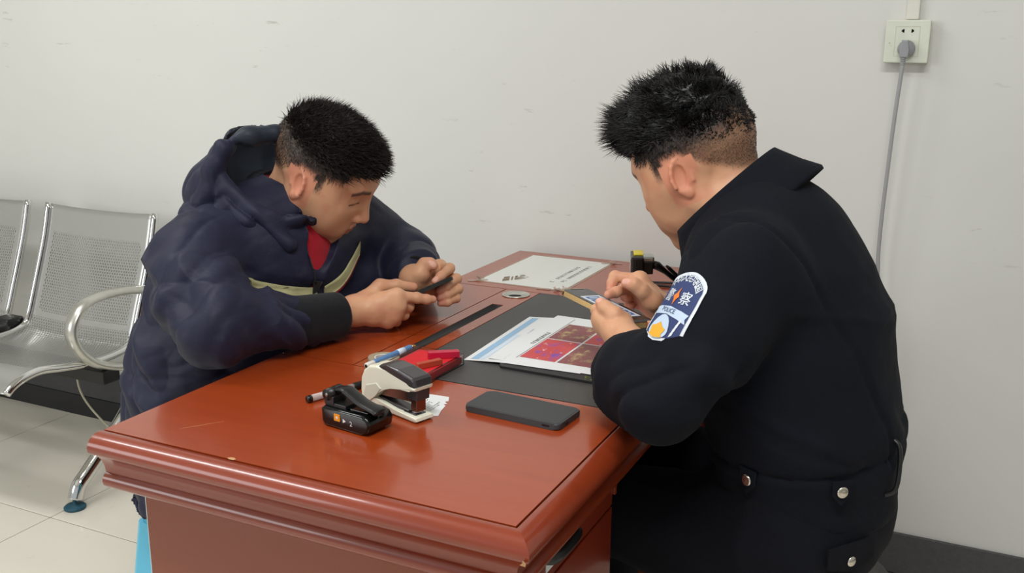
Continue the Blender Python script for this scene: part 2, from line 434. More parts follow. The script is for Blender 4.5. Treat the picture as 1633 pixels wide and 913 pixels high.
def build_desk():
    d = empty('office_desk', 'red-brown lacquered wooden desk with black leather writing inlay and moulded edge', 'desk', (0, 0, 0))
    e = 0.0013

    def panel(name, x0, x1, y0, y1, mat, top=DH):
        return box_obj(name, ((x0 + x1) / 2, (y0 + y1) / 2, top - 0.009), ((x1 - x0) / 2 - e, (y1 - y0) / 2 - e, 0.009), mat, d)
    panel('top_panel', 0, DW, 0, Y1, 'wood_top')
    panel('top_panel', 0, X1, Y1, Y2, 'wood_top')
    panel('top_panel', 0, DW, Y2, DL, 'wood_top')
    panel('leather_inlay', X2, DW, Y1, Y2, 'leather', DH + 0.0003)
    # strip with the pen groove and grommet: four boards around the groove, one mesh
    gx0, gx1, gy0, gy1 = 0.178, 0.203, 0.46, 0.853
    bm = bmesh.new()
    for x0, x1, y0, y1 in ((X1 + e, gx0, Y1 + e, Y2 - e), (gx1, X2 - e, Y1 + e, Y2 - e), (gx0, gx1, Y1 + e, gy0), (gx0, gx1, gy1, Y2 - e)):
        add_box(bm, ((x0 + x1) / 2, (y0 + y1) / 2, DH - 0.009), ((x1 - x0) / 2, (y1 - y0) / 2, 0.009))
    new_obj('groove_strip', bm_mesh(bm), 'wood_top', d)
    # groove liner: a shallow rounded black trough
    vs, fs = [], []; n = 8
    for i, y in enumerate((gy0, gy0 + 0.008, gy1 - 0.008, gy1)):
        dep = 0.001 if i in (0, 3) else 0.011
        for k in range(n + 1):
            a = math.pi * k / n; xm = (gx0 + gx1) / 2; hw = (gx1 - gx0) / 2
            vs.append(Vector((xm - hw * math.cos(a), y, DH - 0.0004 - dep * math.sin(a))))
    for i in range(3):
        for k in range(n): fs.append((i * (n + 1) + k, i * (n + 1) + k + 1, (i + 1) * (n + 1) + k + 1, (i + 1) * (n + 1) + k))
    new_obj('pen_groove', mesh_from(vs, fs), 'black_plastic', d, True)
    # cable grommet
    gr = lathe_obj('cable_grommet', [(0.0285, 0.0), (0.0300, 0.0006), (0.0300, 0.0018), (0.0285, 0.0026), (0.0262, 0.0024), (0.0258, 0.0016), (0.001, 0.0016)], 'worn_alu', d, 40, Matrix.Translation((0.190, 0.940, DH)))
    prism_obj('cable_opening', [(0.013 * math.cos(a), 0.0055 * math.sin(a) * (1.3 if math.sin(a) > 0 else 1)) for a in [2 * math.pi * k / 20 for k in range(20)]], 0.0014, 0.0020, 'dark_hole', gr, M4=Matrix.Translation((0.190, 0.940, DH)) @ Matrix.Rotation(0.45, 4, 'Z') @ Matrix.Translation((-0.002, -0.011, 0)))
    # core under the panels
    box_obj('top_core', (DW / 2 + 0.001, DL / 2, 0.708), (DW / 2 - 0.008, DL / 2 - 0.004, 0.0325), 'groove', d)
    # moulding: near side and right side, mitred at the corner
    prof = [(-0.006, 0.673), (-0.006, 0.7405), (0.0012, 0.7415), (0.0012, 0.7592), (0.003, 0.7602), (0.010, 0.7600), (0.017, 0.7583), (0.0235, 0.7545), (0.0280, 0.7490), (0.0298, 0.7430), (0.0290, 0.7370), (0.0265, 0.7335), (0.0225, 0.7312), (0.0150, 0.7262), (0.0085, 0.7188), (0.0040, 0.7100), (0.0018, 0.7010), (0.0015, 0.6965), (0.0048, 0.6950), (0.0085, 0.6905), (0.0095, 0.6850), (0.0080, 0.6795), (0.0040, 0.6755), (0.0000, 0.6735)]

    def moulding(a, b):
        n = len(prof); vs = [a(o, z) for o, z in prof] + [b(o, z) for o, z in prof]
        fs = [(i, (i + 1) % n, n + (i + 1) % n, n + i) for i in range(n)] + [tuple(range(n))[::-1], tuple(range(n, 2 * n))]
        bm = bmesh.new(); bv = [bm.verts.new(v) for v in vs]
        for f in fs: bm.faces.new([bv[i] for i in f])
        me = bm_mesh(bm); o = new_obj('edge_moulding', me, 'wood_edge', d)
        me.polygons.foreach_set('use_smooth', [len(p.vertices) == 4 for p in me.polygons])
        me.set_sharp_from_angle(angle=math.radians(40)); return o
    moulding(lambda o, z: Vector((0, -o, z)), lambda o, z: Vector((DW + o, -o, z)))
    moulding(lambda o, z: Vector((DW + o, -o, z)), lambda o, z: Vector((DW + o, DL, z)))
    # chips in the lacquer: bare wood flakes
    prism_obj('lacquer_chip', [(0.0, 0.0), (0.004, 0.0028), (0.009, 0.0035), (0.0135, 0.001), (0.012, -0.0025), (0.005, -0.003)], 0, 0.0004, 'chip', d, M4=Matrix.Translation((0.2205, 0.0022, DH + 0.0001)))
    prism_obj('lacquer_chip', [(0, 0), (0.008, 0.0007), (0.0095, 0.005), (0.006, 0.009), (0.0045, 0.004)], 0, 0.0006, 'chip', d, M4=frame4((DW + 0.0185, -0.0298, 0.7325), (1, -0.2, 0), (0, -0.3, 1)))
    prism_obj('scratch', [(0, 0), (0.03, 0.00025), (0.062, 0.0), (0.03, -0.0003)], 0, 0.0002, 'chip', d, M4=Matrix.Translation((0.093, 0.049, DH)) @ Matrix.Rotation(0.94, 4, 'Z'))
    # pedestals
    def pedestal(y0, y1):
        box_obj('pedestal_body', (0.315, (y0 + y1) / 2, 0.3435), (0.282, (y1 - y0) / 2, 0.3275), 'wood_side', d)
        return
    box_obj('side_panel', (0.3195, 0.0495, 0.339), (0.2935, 0.009, 0.336), 'wood_side', d, bevel=0.001, seg=1)
    box_obj('edge_band', (0.0253, 0.0495, 0.339), (0.0006, 0.0088, 0.336), 'card', d)
    pedestal(0.0595, 0.398); pedestal(0.975, 1.330)
    box_obj('side_panel', (0.3195, 1.340, 0.339), (0.2935, 0.009, 0.336), 'wood_side', d, bevel=0.001, seg=1)
    for y0, y1 in ((0.0625, 0.396), (0.977, 1.328)):
        for z0, z1 in ((0.6065, 0.670), (0.33, 0.6025), (0.06, 0.326)):
            f = box_obj('drawer_front', (0.605, (y0 + y1) / 2, (z0 + z1) / 2), (0.008, (y1 - y0) / 2, (z1 - z0) / 2), 'wood_drawer', d, bevel=0.0015, seg=2)
            zc = z1 - 0.018 if z1 > 0.65 else (z0 + z1) / 2 + 0.04; yc = (y0 + y1) / 2 - 0.056
            pts = curve_pts([(0.612, yc - 0.046, zc), (0.628, yc - 0.040, zc), (0.632, yc - 0.018, zc), (0.632, yc + 0.018, zc), (0.628, yc + 0.040, zc), (0.612, yc + 0.046, zc)], 5)
            tube_obj('handle', pts, 0.0075, 'black_plastic', f, 10, flat=((0, 0, 1), 1.25))
    box_obj('modesty_panel', (0.22, 0.6865, 0.45), (0.008, 0.288, 0.24), 'wood_side', d)
    box_obj('apron', (0.600, 0.6865, 0.655), (0.008, 0.288, 0.020), 'wood_drawer', d, bevel=0.001, seg=1)
    box_obj('apron_trim', (0.6125, 0.4015, 0.648), (0.004, 0.0035, 0.026), 'wood_drawer', d)
    return d


desk = build_desk()
lab = box_obj('paper_label', (0.6139, 0.160, 0.631), (0.0006, 0.016, 0.010), 'paper')
tag(lab, 'small white paper label stuck beside the black drawer handle', 'label')

# ------------------------------------------------------------------ bench along the wall


def build_bench():
    b = empty('waiting_bench', 'silver perforated steel waiting bench with chrome rims against the wall', 'bench', (0, 0, 0))
    prof = curve_pts([(1.262, 0.775), (1.255, 0.762), (1.236, 0.680), (1.210, 0.605), (1.176, 0.515), (1.140, 0.428), (1.112, 0.400), (1.06, 0.390), (0.967, 0.392), (0.88, 0.404), (0.814, 0.417), (0.765, 0.414), (0.728, 0.402), (0.706, 0.388)], 4) if False else None
    ctrl = [(1.262, 0.775), (1.236, 0.680), (1.205, 0.592), (1.172, 0.505), (1.142, 0.430), (1.115, 0.402), (1.05, 0.391), (0.967, 0.393), (0.88, 0.406), (0.814, 0.418), (0.765, 0.414), (0.728, 0.402), (0.704, 0.386)]
    prof = curve_pts([(0, y, z) for y, z in ctrl], 4)
    cum = [0.0]
    for i in range(1, len(prof)): cum.append(cum[-1] + (prof[i] - prof[i - 1]).length)
    tot = cum[-1]

    def seat(xl, xr):
        nx = 18; vs, fs, pf, uvs = [], [], [], []
        for i, p in enumerate(prof):
            for k in range(nx + 1):
                x = xl + (xr - xl) * k / nx
                dip = 0.006 * (1 - (2 * k / nx - 1) ** 2)
                vs.append((x, p.y, p.z - dip)); s = cum[i]
                inside = (0.085 < s < 0.345 and 2 <= k <= nx - 2) or (0.365 < s < 0.71 and 1 <= k <= nx - 1)
                pf.append(1.0 if inside else 0.0); uvs.append((x / 0.0102, s / 0.0088))
        for i in range(len(prof) - 1):
            for k in range(nx):
                a = i * (nx + 1) + k; fs.append((a, a + 1, a + nx + 2, a + nx + 1))
        me = mesh_from(vs, fs, 'seat'); at = me.attributes.new('perf', 'FLOAT', 'POINT'); at.data.foreach_set('value', pf)
        uv = me.uv_layers.new(name='UVMap')
        for li, lp in enumerate(me.loops): uv.data[li].uv = uvs[lp.vertex_index]
        s = new_obj('seat_panel', me, 'perf', b, True)
        md = s.modifiers.new('thick', 'SOLIDIFY'); md.thickness = 0.002; md.offset = -1
        for x in (xl, xr):
            tube_obj('side_rim', [Vector((x, p.y, p.z + 0.002)) for p in prof], 0.0115, 'chrome', s, 12)
    seat(-1.610, -1.160); seat(-2.155, -1.705)
    box_obj('gap_bracket', (-1.657, 1.105, 0.405), (0.034, 0.03, 0.028), 'black_plastic', b, bevel=0.006)
    box_obj('beam', (-1.66, 1.02, 0.345), (0.53, 0.03, 0.02), 'black_plastic', b, bevel=0.003)
    for x in (-1.142, -2.175):
        loop = curve_pts([(x, 1.20, 0.560), (x, 1.10, 0.578), (x, 1.01, 0.580), (x, 0.945, 0.562), (x, 0.908, 0.512), (x, 0.918, 0.455), (x, 0.965, 0.402), (x, 1.04, 0.366), (x, 1.13, 0.348)], 6)
        tube_obj('armrest', loop, [0.021] * len(loop), 'worn_alu', b, 14, flat=((0, 0, 1), 0.62))
        leg = curve_pts([(x, 1.13, 0.36), (x, 1.118, 0.315), (x, 1.085, 0.235), (x, 1.0, 0.155), (x, 0.915, 0.088), (x, 0.880, 0.06), (x, 0.864, 0.026)], 6)
        lg = tube_obj('leg', leg, 0.021, 'chrome', b, 14)
        lathe_obj('foot', [(0.004, 0.03), (0.006, 0.012), (0.026, 0.010), (0.030, 0.006), (0.029, 0.0005)], 'teal_dirt', lg, 24, Matrix.Translation((x, 0.860, 0)))
        leg2 = curve_pts([(x, 1.118, 0.32), (x, 1.16, 0.22), (x, 1.25, 0.10), (x, 1.275, 0.05), (x, 1.285, 0.0)], 6)
        tube_obj('leg', leg2, 0.02, 'chrome', b, 12)
    return b


build_bench()
# floor cable trailing along the skirting below the bench
pts = curve_pts([(-1.585, 1.30, 0.36), (-1.585, 1.28, 0.16), (-1.50, 1.29, 0.045), (-1.42, 1.30, 0.007), (-1.33, 1.325, 0.006), (-1.22, 1.35, 0.006), (-1.05, 1.36, 0.006)], 8)
tag(tube_obj('floor_cable', pts, 0.0035, 'outlet_old', None, 8), 'thin pale cable drooping from under the bench to the skirting', 'cable')

# ------------------------------------------------------------------ blue stool


def build_stool():
    s = empty('plastic_stool', 'sky blue plastic stool under the person in navy jacket', 'stool', (-0.245, 0.545, 0))
    H = 0.432
    prism_obj('seat', round_rect(0.145, 0.145, 0.035), H - 0.02, H, 'sky_plastic', s, 0.006)
    # apron ring
    bm = bmesh.new(); o = round_rect(0.143, 0.143, 0.033); i = round_rect(0.150, 0.150, 0.035)
    a = [bm.verts.new((x, y, H - 0.018)) for x, y in o]; c = [bm.verts.new((x, y, H - 0.09)) for x, y in i]
    for k in range(len(o)): bm.faces.new((a[k], a[(k + 1) % len(o)], c[(k + 1) % len(o)], c[k]))
    me = bm_mesh(bm); ap = new_obj('apron', me, 'sky_plastic', s, True)
    md = ap.modifiers.new('thick', 'SOLIDIFY'); md.thickness = 0.004
    for sx in (-1, 1):
        for sy in (-1, 1):
            # L-shaped fluted leg
            secs = []
            for z, h, w in ((H - 0.085, 0.149, 0.085), (0.2, 0.164, 0.062), (0.0, 0.180, 0.05)):
                q = [(h, h - w), (h, h - 0.012), (h - 0.004, h - 0.004), (h - 0.012, h), (h - w, h), (h - w, h - 0.005), (h - 0.026, h - 0.009), (h - 0.017, h - 0.017), (h - 0.009, h - 0.026), (h - 0.005, h - w)]
                secs.append([Vector((sx * x, sy * y, z)) for x, y in q])
            n = 10; vs = [v for q in secs for v in q]; fs = []
            for r in range(2):
                for k in range(n): fs.append((r * n + k, r * n + (k + 1) % n, (r + 1) * n + (k + 1) % n, (r + 1) * n + k))
            fs += [tuple(range(n)), tuple(range(2 * n, 3 * n))]
            bm = bmesh.new(); bv = [bm.verts.new(v) for v in vs]
            for f in fs: bm.faces.new([bv[t] for t in f])
            new_obj('leg', bm_mesh(bm), 'sky_plastic', s)
    return s


build_stool()

# seat below the officer (only shaded black between him and the floor)
st = empty('round_stool', 'black seat in the shade below the person in dark uniform', 'stool', (0.855, 0.575, 0))
lathe_obj('cushion', [(0.14, 0.40), (0.165, 0.41), (0.17, 0.44), (0.16, 0.462), (0.10, 0.466), (0.01, 0.466)], 'black_plastic', st, 32)
lathe_obj('column', [(0.025, 0.05), (0.025, 0.40)], 'black_plastic', st, 16)
lathe_obj('base', [(0.17, 0.0), (0.175, 0.012), (0.16, 0.03), (0.04, 0.05), (0.026, 0.055)], 'black_plastic', st, 32)

# ------------------------------------------------------------------ outlet, plug, cable, trunking on the wall
ou = empty('wall_socket', 'aged white square wall socket plate with two-pin holes', 'socket', (0.8895, YW, 1.2925))
box_obj('back_box', (0, -0.012, 0), (0.0425, 0.012, 0.0425), 'outlet_old', ou, bevel=0.002)
pl = box_obj('plate', (0, -0.0275, 0), (0.0435, 0.0038, 0.0435), 'outlet', ou, bevel=0.0022)
fr = round_rect(0.0235, 0.0305, 0.001, 2)
bm = bmesh.new()
for x, z, hx, hz in ((-0.0235, 0, 0.0004, 0.030), (0.0235, 0, 0.0004, 0.030), (0, 0.030, 0.0238, 0.0004), (0, -0.030, 0.0238, 0.0004)):
    add_box(bm, (x, -0.0314, z), (hx, 0.0003, hz))
new_obj('insert_line', bm_mesh(bm), 'outlet_old', pl)
for sx in (-1, 1):
    bm = bmesh.new(); add_box(bm, (sx * 0.0082, -0.0314, 0.0215), (0.0013, 0.0004, 0.0036)); add_box(bm, (sx * 0.0095, -0.0314, 0.0215), (0.0025, 0.0004, 0.0022))
    new_obj('pin_hole', bm_mesh(bm), 'slot_dark', pl)
for x, z, r in ((-0.034, -0.003, 0.0016), (-0.031, -0.009, 0.0008), (-0.0335, -0.0065, 0.0007)):
    lathe_obj('grime_spot', [(r, 0), (r * 0.6, 0.0003)], 'outlet_old', pl, 8, Matrix.Translation((x, -0.0313, z)) @ Matrix.Rotation(math.pi / 2, 4, 'X'))
pg = empty('power_plug', 'grey round power plug in the wall socket with its hanging cord', 'plug', (0.8895, YW - 0.0313, 1.279))
RX = Matrix.Rotation(math.pi / 2, 4, 'X')
lathe_obj('plug_face', [(0.0172, 0.0), (0.0176, 0.004), (0.0170, 0.010), (0.0158, 0.013), (0.002, 0.0135)], 'plug_grey', pg, 28, Matrix.Translation((0.0005, 0, -0.001)) @ RX)
prism_obj('grip', [(-0.0062, 0.0165), (0.0062, 0.0165), (0.0095, -0.006), (0.008, -0.018), (0.005, -0.0195), (-0.005, -0.0195), (-0.008, -0.018), (-0.0095, -0.006)], 0.010, 0.026, 'plug_grey', pg, 0.0025, 3, Matrix.Translation((-0.0015, 0, 0)) @ RX)
for k in range(4):
    lathe_obj('strain_relief', [(0.0058 - 0.0004 * k, 0), (0.0064 - 0.0004 * k, 0.0012), (0.0058 - 0.0004 * k, 0.0028)], 'plug_grey', pg, 14, Matrix.Translation((-0.0022 - 0.0002 * k, -0.018, -0.0225 - 0.0038 * k)))
cp = curve_pts([(-0.0024, -0.018, -0.018), (-0.0032, -0.018, -0.05), (-0.0075, -0.016, -0.13), (-0.0115, -0.013, -0.24), (-0.0145, -0.010, -0.36), (-0.0135, -0.006, -0.46), (-0.004, -0.004, -0.55), (0.012, -0.003, -0.66), (0.022, -0.003, -0.85), (0.03, -0.002, -1.10), (0.032, -0.002, -1.262)], 8)
tube_obj('cord', [p + Vector((0, 0.018, 0)) * 1 if False else p for p in cp], 0.0042, 'cable_grey', pg, 10)
tr = box_obj('cable_trunking', (0.8945, YW - 0.007, 2.068), (0.0125, 0.007, 0.731), 'trunking', bevel=0.002)
tag(tr, 'narrow white cable trunking running up the wall from the socket', 'trunking')
# ------------------------------------------------------------------ things on the desk
Z0 = DH + 0.0002


def lay(x, y, rz, z=Z0): return Matrix.Translation((x, y, z)) @ Matrix.Rotation(rz, 4, 'Z')


def glyphs(x0, y, n, s, seed, gap=1.25):
    """a row of tiny unreadable print marks"""
    rnd = random.Random(seed); out = []
    for i in range(n):
        x = x0 + i * s * gap
        if rnd.random() < 0.08: continue
        out.append(rect(x, y + s * 0.36, x + s * 0.9, y + s * 0.5)); out.append(rect(x + s * rnd.uniform(0, .3), y - s * 0.5, x + s * rnd.uniform(.4, .5), y + s * 0.3))
        if rnd.random() < 0.7: out.append(rect(x + s * 0.1, y - s * 0.5, x + s * 0.85, y - s * 0.38))
        if rnd.random() < 0.6: out.append(rect(x + s * 0.65, y - s * 0.4, x + s * 0.78, y + s * 0.3))
    return out


# --- laminated card taped to the far panel
c4 = lay(0.162, 1.170, 0.0)
card = empty('taped_card', 'white printed card with bronze emblem taped under clear film to the desk', 'card', (0, 0, 0))
prism_obj('sheet', rect(-0.104, -0.150, 0.104, 0.150), 0, 0.0008, 'card', card, M4=c4)
prism_obj('clear_film', rect(-0.111, -0.157, 0.111, 0.157), -0.0001, 0.0004, 'tape', card, M4=c4)
for k, (x, y, rz, w, h) in enumerate(((-0.105, -0.152, 0.6, 0.022, 0.006), (0.104, -0.152, -0.5, 0.02, 0.007), (0.106, 0.151, 0.5, 0.024, 0.006), (-0.06, 0.156, 0.1, 0.018, 0.005), (0.06, -0.157, 0.05, 0.016, 0.006))):
    prism_obj('tape_piece', [(-w, -h), (-w * 0.4, -h * 1.2), (w * 0.3, -h * 0.8), (w, -h), (w * 1.1, 0.2 * h), (w, h), (w * 0.2, h * 1.1), (-w * 0.5, h * 0.8), (-w * 1.1, h * 0.9)], 0.0009, 0.0013, 'tape', card, M4=c4 @ Matrix.Translation((x, y, 0)) @ Matrix.Rotation(rz, 4, 'Z'))
# crumpled tape ends curling up
for k, (x, y) in enumerate(((0.108, -0.150), (0.094, -0.158), (-0.110, -0.140), (0.112, 0.148))):
    rnd = random.Random(k); p0 = c4 @ Vector((x, y, 0.002))
    pts = curve_pts([p0 + Vector((rnd.uniform(-.012, .012), rnd.uniform(-.008, .008), max(0, rnd.uniform(-.001, .007)))) for _ in range(6)], 5)
    tube_obj('tape_curl', pts, 0.0022, 'tape', card, 6, flat=((0, 0, 1), 0.35))
sh = lambda pts, a, s, ox, oy: [(ox + s * (math.cos(a) * x - math.sin(a) * y), oy + s * (math.sin(a) * x + math.cos(a) * y)) for x, y in pts]
emb = [[(0, 0), (8, 0), (13, 9), (5, 9)], [(6.5, 9.8), (13.5, 9.8), (17, 16), (10, 16)], [(10, 0), (12, 0), (20, 14), (18, 14)], [(14, 0), (24, 0), (20, 7), (18, 7)], [(18.5, 8.2), (21, 8.2), (26, 15), (23, 15)], [(25, 1), (30, 1), (22, 12), (20.6, 9.5)], [(25, 9), (33, 9), (31.5, 12), (26.5, 12)], [(29, 13.5), (34, 13.5), (33, 16), (28, 16)], [(31, 4), (33, 4), (33, 6), (31, 6)]]
flat_obj('emblem', [sh(q, math.radians(52), 0.0022, -0.052, -0.135) for q in emb], 'bronze', card, c4, 0.0010)
rows = glyphs(0, 0, 15, 0.0088, 3, 1.3) + [[(x + 0.012, y - 0.022) for x, y in q] for q in glyphs(0, 0, 17, 0.0085, 9, 1.3)]
flat_obj('printed_lines', [sh(q, math.radians(90), 1.0, 0.050, -0.092) for q in rows], 'ink', card, c4, 0.0010)

# --- dark folder below the papers
fold = empty('dark_folder', 'thin dark folder with green print lying under the printed papers', 'folder', (0, 0, 0))
f4 = lay(0.492, 0.615, math.radians(-1.5), Z0 + 0.0003)
prism_obj('cover', round_rect(0.118, 0.131, 0.012), 0, 0.0042, 'folder', fold, 0.0012, M4=f4, smooth=False)
rnd = random.Random(4)
gp = []
for k in range(26):
    x, y = rnd.uniform(0.035, 0.11), rnd.uniform(-0.128, -0.114); s = rnd.uniform(0.0012, 0.003)
    gp.append([(x + s * rnd.uniform(.5, 1.5) * math.cos(a), y + s * 0.7 * rnd.uniform(.5, 1.2) * math.sin(a)) for a in [2 * math.pi * j / 6 for j in range(6)]])
flat_obj('green_print', gp, 'green_print', fold, f4, 0.0045)

# --- two sheets of paper


def sheet(name, label, T, w, h, zbase, sag):
    """thin A4 sheet with a gentle droop; local x = short side"""
    nx, ny = 10, 14; vs, fs = [], []
    for t in (0.0, 0.00018):
        for j in range(ny + 1):
            for i in range(nx + 1):
                x = -w / 2 + w * i / nx; y = -h / 2 + h * j / ny
                vs.append(T @ Vector((x, y, zbase + sag(x, y) + t)))
    N = (nx + 1) * (ny + 1)
    for j in range(ny):
        for i in range(nx):
            a = j * (nx + 1) + i; fs.append((a + N, a + 1 + N, a + nx + 2 + N, a + nx + 1 + N)); fs.append((a, a + nx + 1, a + nx + 2, a + 1))
    border = [i for i in range(nx + 1)] + [j * (nx + 1) + nx for j in range(1, ny + 1)] + [ny * (nx + 1) + i for i in range(nx - 1, -1, -1)] + [j * (nx + 1) for j in range(ny - 1, 0, -1)]
    for k in range(len(border)):
        a, b = border[k], border[(k + 1) % len(border)]; fs.append((a, b, b + N, a + N))
    o = new_obj('sheet', mesh_from(vs, fs), 'paper', None, False)
    e = empty(name, label, 'paper', (0, 0, 0)); o.parent = e
    return e


def print_on(e, name, polys, mat, T, zbase, sag):
    """flat print following the sheet's sag"""
    vs, fs, uvs = [], [], []
    for poly in polys:
        if len(poly) == 4:
            n = 6; s = len(vs)
            for j in range(n + 1):
                for i in range(n + 1):
                    u, v = i / n, j / n
                    x = (1 - u) * (1 - v) * poly[0][0] + u * (1 - v) * poly[1][0] + u * v * poly[2][0] + (1 - u) * v * poly[3][0]
                    y = (1 - u) * (1 - v) * poly[0][1] + u * (1 - v) * poly[1][1] + u * v * poly[2][1] + (1 - u) * v * poly[3][1]
                    vs.append(T @ Vector((x, y, zbase + sag(x, y) + 0.0005))); uvs.append((u, v))
            for j in range(n):
                for i in range(n): a = s + j * (n + 1) + i; fs.append((a, a + 1, a + n + 2, a + n + 1))
    me = mesh_from(vs, fs); uv = me.uv_layers.new(name='UVMap')
    for li, lp in enumerate(me.loops): uv.data[li].uv = uvs[lp.vertex_index]
    return new_obj(name, me, mat, e)


sg1 = lambda x, y: 0.0050 * min(1, max(0, (x + 0.105) / 0.07)) + 0.0004
T1 = lay(0.400, 0.651, math.radians(2.5))
p1 = sheet('printed_sheet', 'white sheet with a pale blue header lying beneath the photo sheet', T1, 0.21, 0.297, 0, sg1)
print_on(p1, 'blue_header', [rect(-0.095, -0.140, -0.081, 0.138)], 'header_blue', T1, 0, sg1)
print_on(p1, 'blue_band', [rect(-0.079, -0.140, -0.070, 0.02)], 'pale_blue', T1, 0, sg1)
rows = []
for k in range(5): rows += [[(-0.062 + 0.0058 * k - q[1], -0.13 + q[0]) for q in g] for g in glyphs(0, 0, 14 - k, 0.0026, 20 + k)]
for k in range(4): rows += [[(-0.060 + 0.0062 * k - q[1], 0.03 + q[0]) for q in g] for g in glyphs(0, 0, 10, 0.0026, 40 + k)]
print_on(p1, 'blue_text', rows, 'ink_blue', T1, 0, sg1)
rows = []
for k in range(3): rows += [[(-0.052 + 0.006 * k - q[1], -0.05 + q[0]) for q in g] for g in glyphs(0, 0, 14, 0.0024, 60 + k)]
print_on(p1, 'red_text', rows, 'ink_red', T1, 0, sg1)

sg2 = lambda x, y: 0.0060 + 0.0006 * math.sin(y * 9)
T2 = lay(0.447, 0.660, math.radians(-0.5))
p2 = sheet('photo_sheet', 'white sheet printed with four red night photographs on the leather inlay', T2, 0.21, 0.297, 0, sg2)
A, B, Cc = -0.060, 0.008, 0.076
for x0, x1, y0, y1, m in ((A, 0.0055, -0.118, -0.002, 'photo_red'), (A, 0.0055, 0.002, 0.100, 'photo_mixed'), (0.0095, 0.073, -0.118, -0.002, 'photo_mixed'), (0.0095, 0.073, 0.002, 0.100, 'photo_red')):
    print_on(p2, 'printed_photo', [rect(x0, y0, x1, y1)], m, T2, 0, sg2)
print_on(p2, 'rule', [rect(-0.0635, -0.125, -0.0625, 0.135)], 'ink', T2, 0, sg2)
print_on(p2, 'caption', [[(-0.072 - q[1], -0.042 + q[0]) for q in g] for g in glyphs(0, 0, 9, 0.0072, 5, 1.2)], 'ink', T2, 0, sg2)
rows = []
for k in range(3): rows += [[(0.081 + 0.0065 * k - q[1], -0.11 + q[0]) for q in g] for g in glyphs(0, 0, 26 if k < 2 else 6, 0.0034, 80 + k, 1.35)]
print_on(p2, 'footer_text', rows, 'ink', T2, 0, sg2)

# --- phone lying face down on the near panel
ph = empty('grey_phone', 'dark grey smartphone lying flat on the bare wood of the desk', 'phone', (0.4960, 0.3200, Z0), math.radians(-4.0))
prism_obj('body', round_rect(0.0785, 0.0375, 0.009, 6), 0.0002, 0.0095, 'phone_grey', ph, 0.0022, 3)
prism_obj('screen', round_rect(0.0755, 0.0345, 0.007, 6), 0.0094, 0.0098, 'phone_grey', ph, 0.0001, 1)
prism_obj('charging_port', round_rect(0.0045, 0.0013, 0.0012, 4), 0, 0.0004, 'slot_dark', ph, M4=frame4((0.0787, -0.012, 0.0045), (0, 1, 0), (0, 0, 1)))
prism_obj('side_button', round_rect(0.006, 0.0012, 0.001, 3), 0, 0.0005, 'black_gloss', ph, M4=frame4((0.058, -0.0374, 0.0052), (1, 0, 0), (0, 0, 1)))

# --- black recorder with a folded clip
rc = empty('body_recorder', 'black body recorder with orange button and open clip beside the stapler', 'recorder', (0.3085, 0.1705, Z0), math.radians(-8))
prism_obj('case', [(-0.044, 0.006), (-0.038, 0.0), (0.030, 0.0), (0.043, 0.006), (0.046, 0.018), (0.040, 0.026), (0.030, 0.029), (-0.040, 0.029), (-0.045, 0.025)], -0.026, 0.026, 'black_gloss', rc, 0.004, 3, frame4((0, 0, 0), (1, 0, 0), (0, 0, 1)), True).data.set_sharp_from_angle(angle=math.radians(45))
box_obj('lens_plate', (0.008, 0.002, 0.0295), (0.026, 0.017, 0.0008), 'black_gloss', rc, bevel=0.0006)
box_obj('top_rail', (-0.022, -0.006, 0.0315), (0.020, 0.014, 0.0028), 'black_plastic', rc, bevel=0.001)
F4 = frame4((0, -0.0262, 0), (1, 0, 0), (0, 0, 1))
prism_obj('orange_button', round_rect(0.0056, 0.0052, 0.001, 3, (-0.0135, 0.0175)), 0, 0.0007, 'amber', rc, 0.0002, 1, F4)
prism_obj('button_star', [(-0.0135 + r * math.cos(a), 0.0175 + r * math.sin(a)) for k in range(10) for a, r in [(math.pi / 2 + k * math.pi / 5, 0.0026 if k % 2 == 0 else 0.0012)]], 0.0007, 0.0009, 'white_print', rc, M4=F4)
prism_obj('play_mark', [(-0.0024, -0.0030 + 0.0152), (0.0030, 0.0152), (-0.0024, 0.0030 + 0.0152)], 0.0002, 0.0005, 'white_print', rc, M4=F4)
vs, fs = text_mesh('2', 0.0100)
new_obj('numeral', mesh_from([F4 @ (v + Vector((0.0125, 0.0135, 0.0005))) for v in vs], fs), 'white_print', rc)
hg = tube_obj('clip_hinge', [(-0.036, -0.022, 0.045), (-0.036, 0.006, 0.045)], 0.0085, 'black_plastic', rc, 16)
box_obj('hinge_block', (-0.033, -0.008, 0.0375), (0.009, 0.013, 0.006), 'black_plastic', hg, bevel=0.001)
lathe_obj('hinge_screw', [(0.0032, 0), (0.0026, 0.0009), (0.001, 0.0010)], 'stapler_steel', hg, 12, Matrix.Translation((-0.036, -0.0222, 0.045)) @ Matrix.Rotation(math.pi / 2, 4, 'X'))
cl = curve_pts([(-0.030, -0.006, 0.050), (-0.016, -0.004, 0.0525), (-0.002, -0.004, 0.047), (0.016, -0.005, 0.0395), (0.034, -0.006, 0.036), (0.045, -0.007, 0.034), (0.050, -0.007, 0.032)], 6)
tube_obj('clip', cl, [0.008 + 0.0045 * min(1, i / 8) - (0.004 if i > len(cl) - 3 else 0) for i in range(len(cl))], 'black_plastic', rc, 14, flat=((0, 0, 1), 0.38))

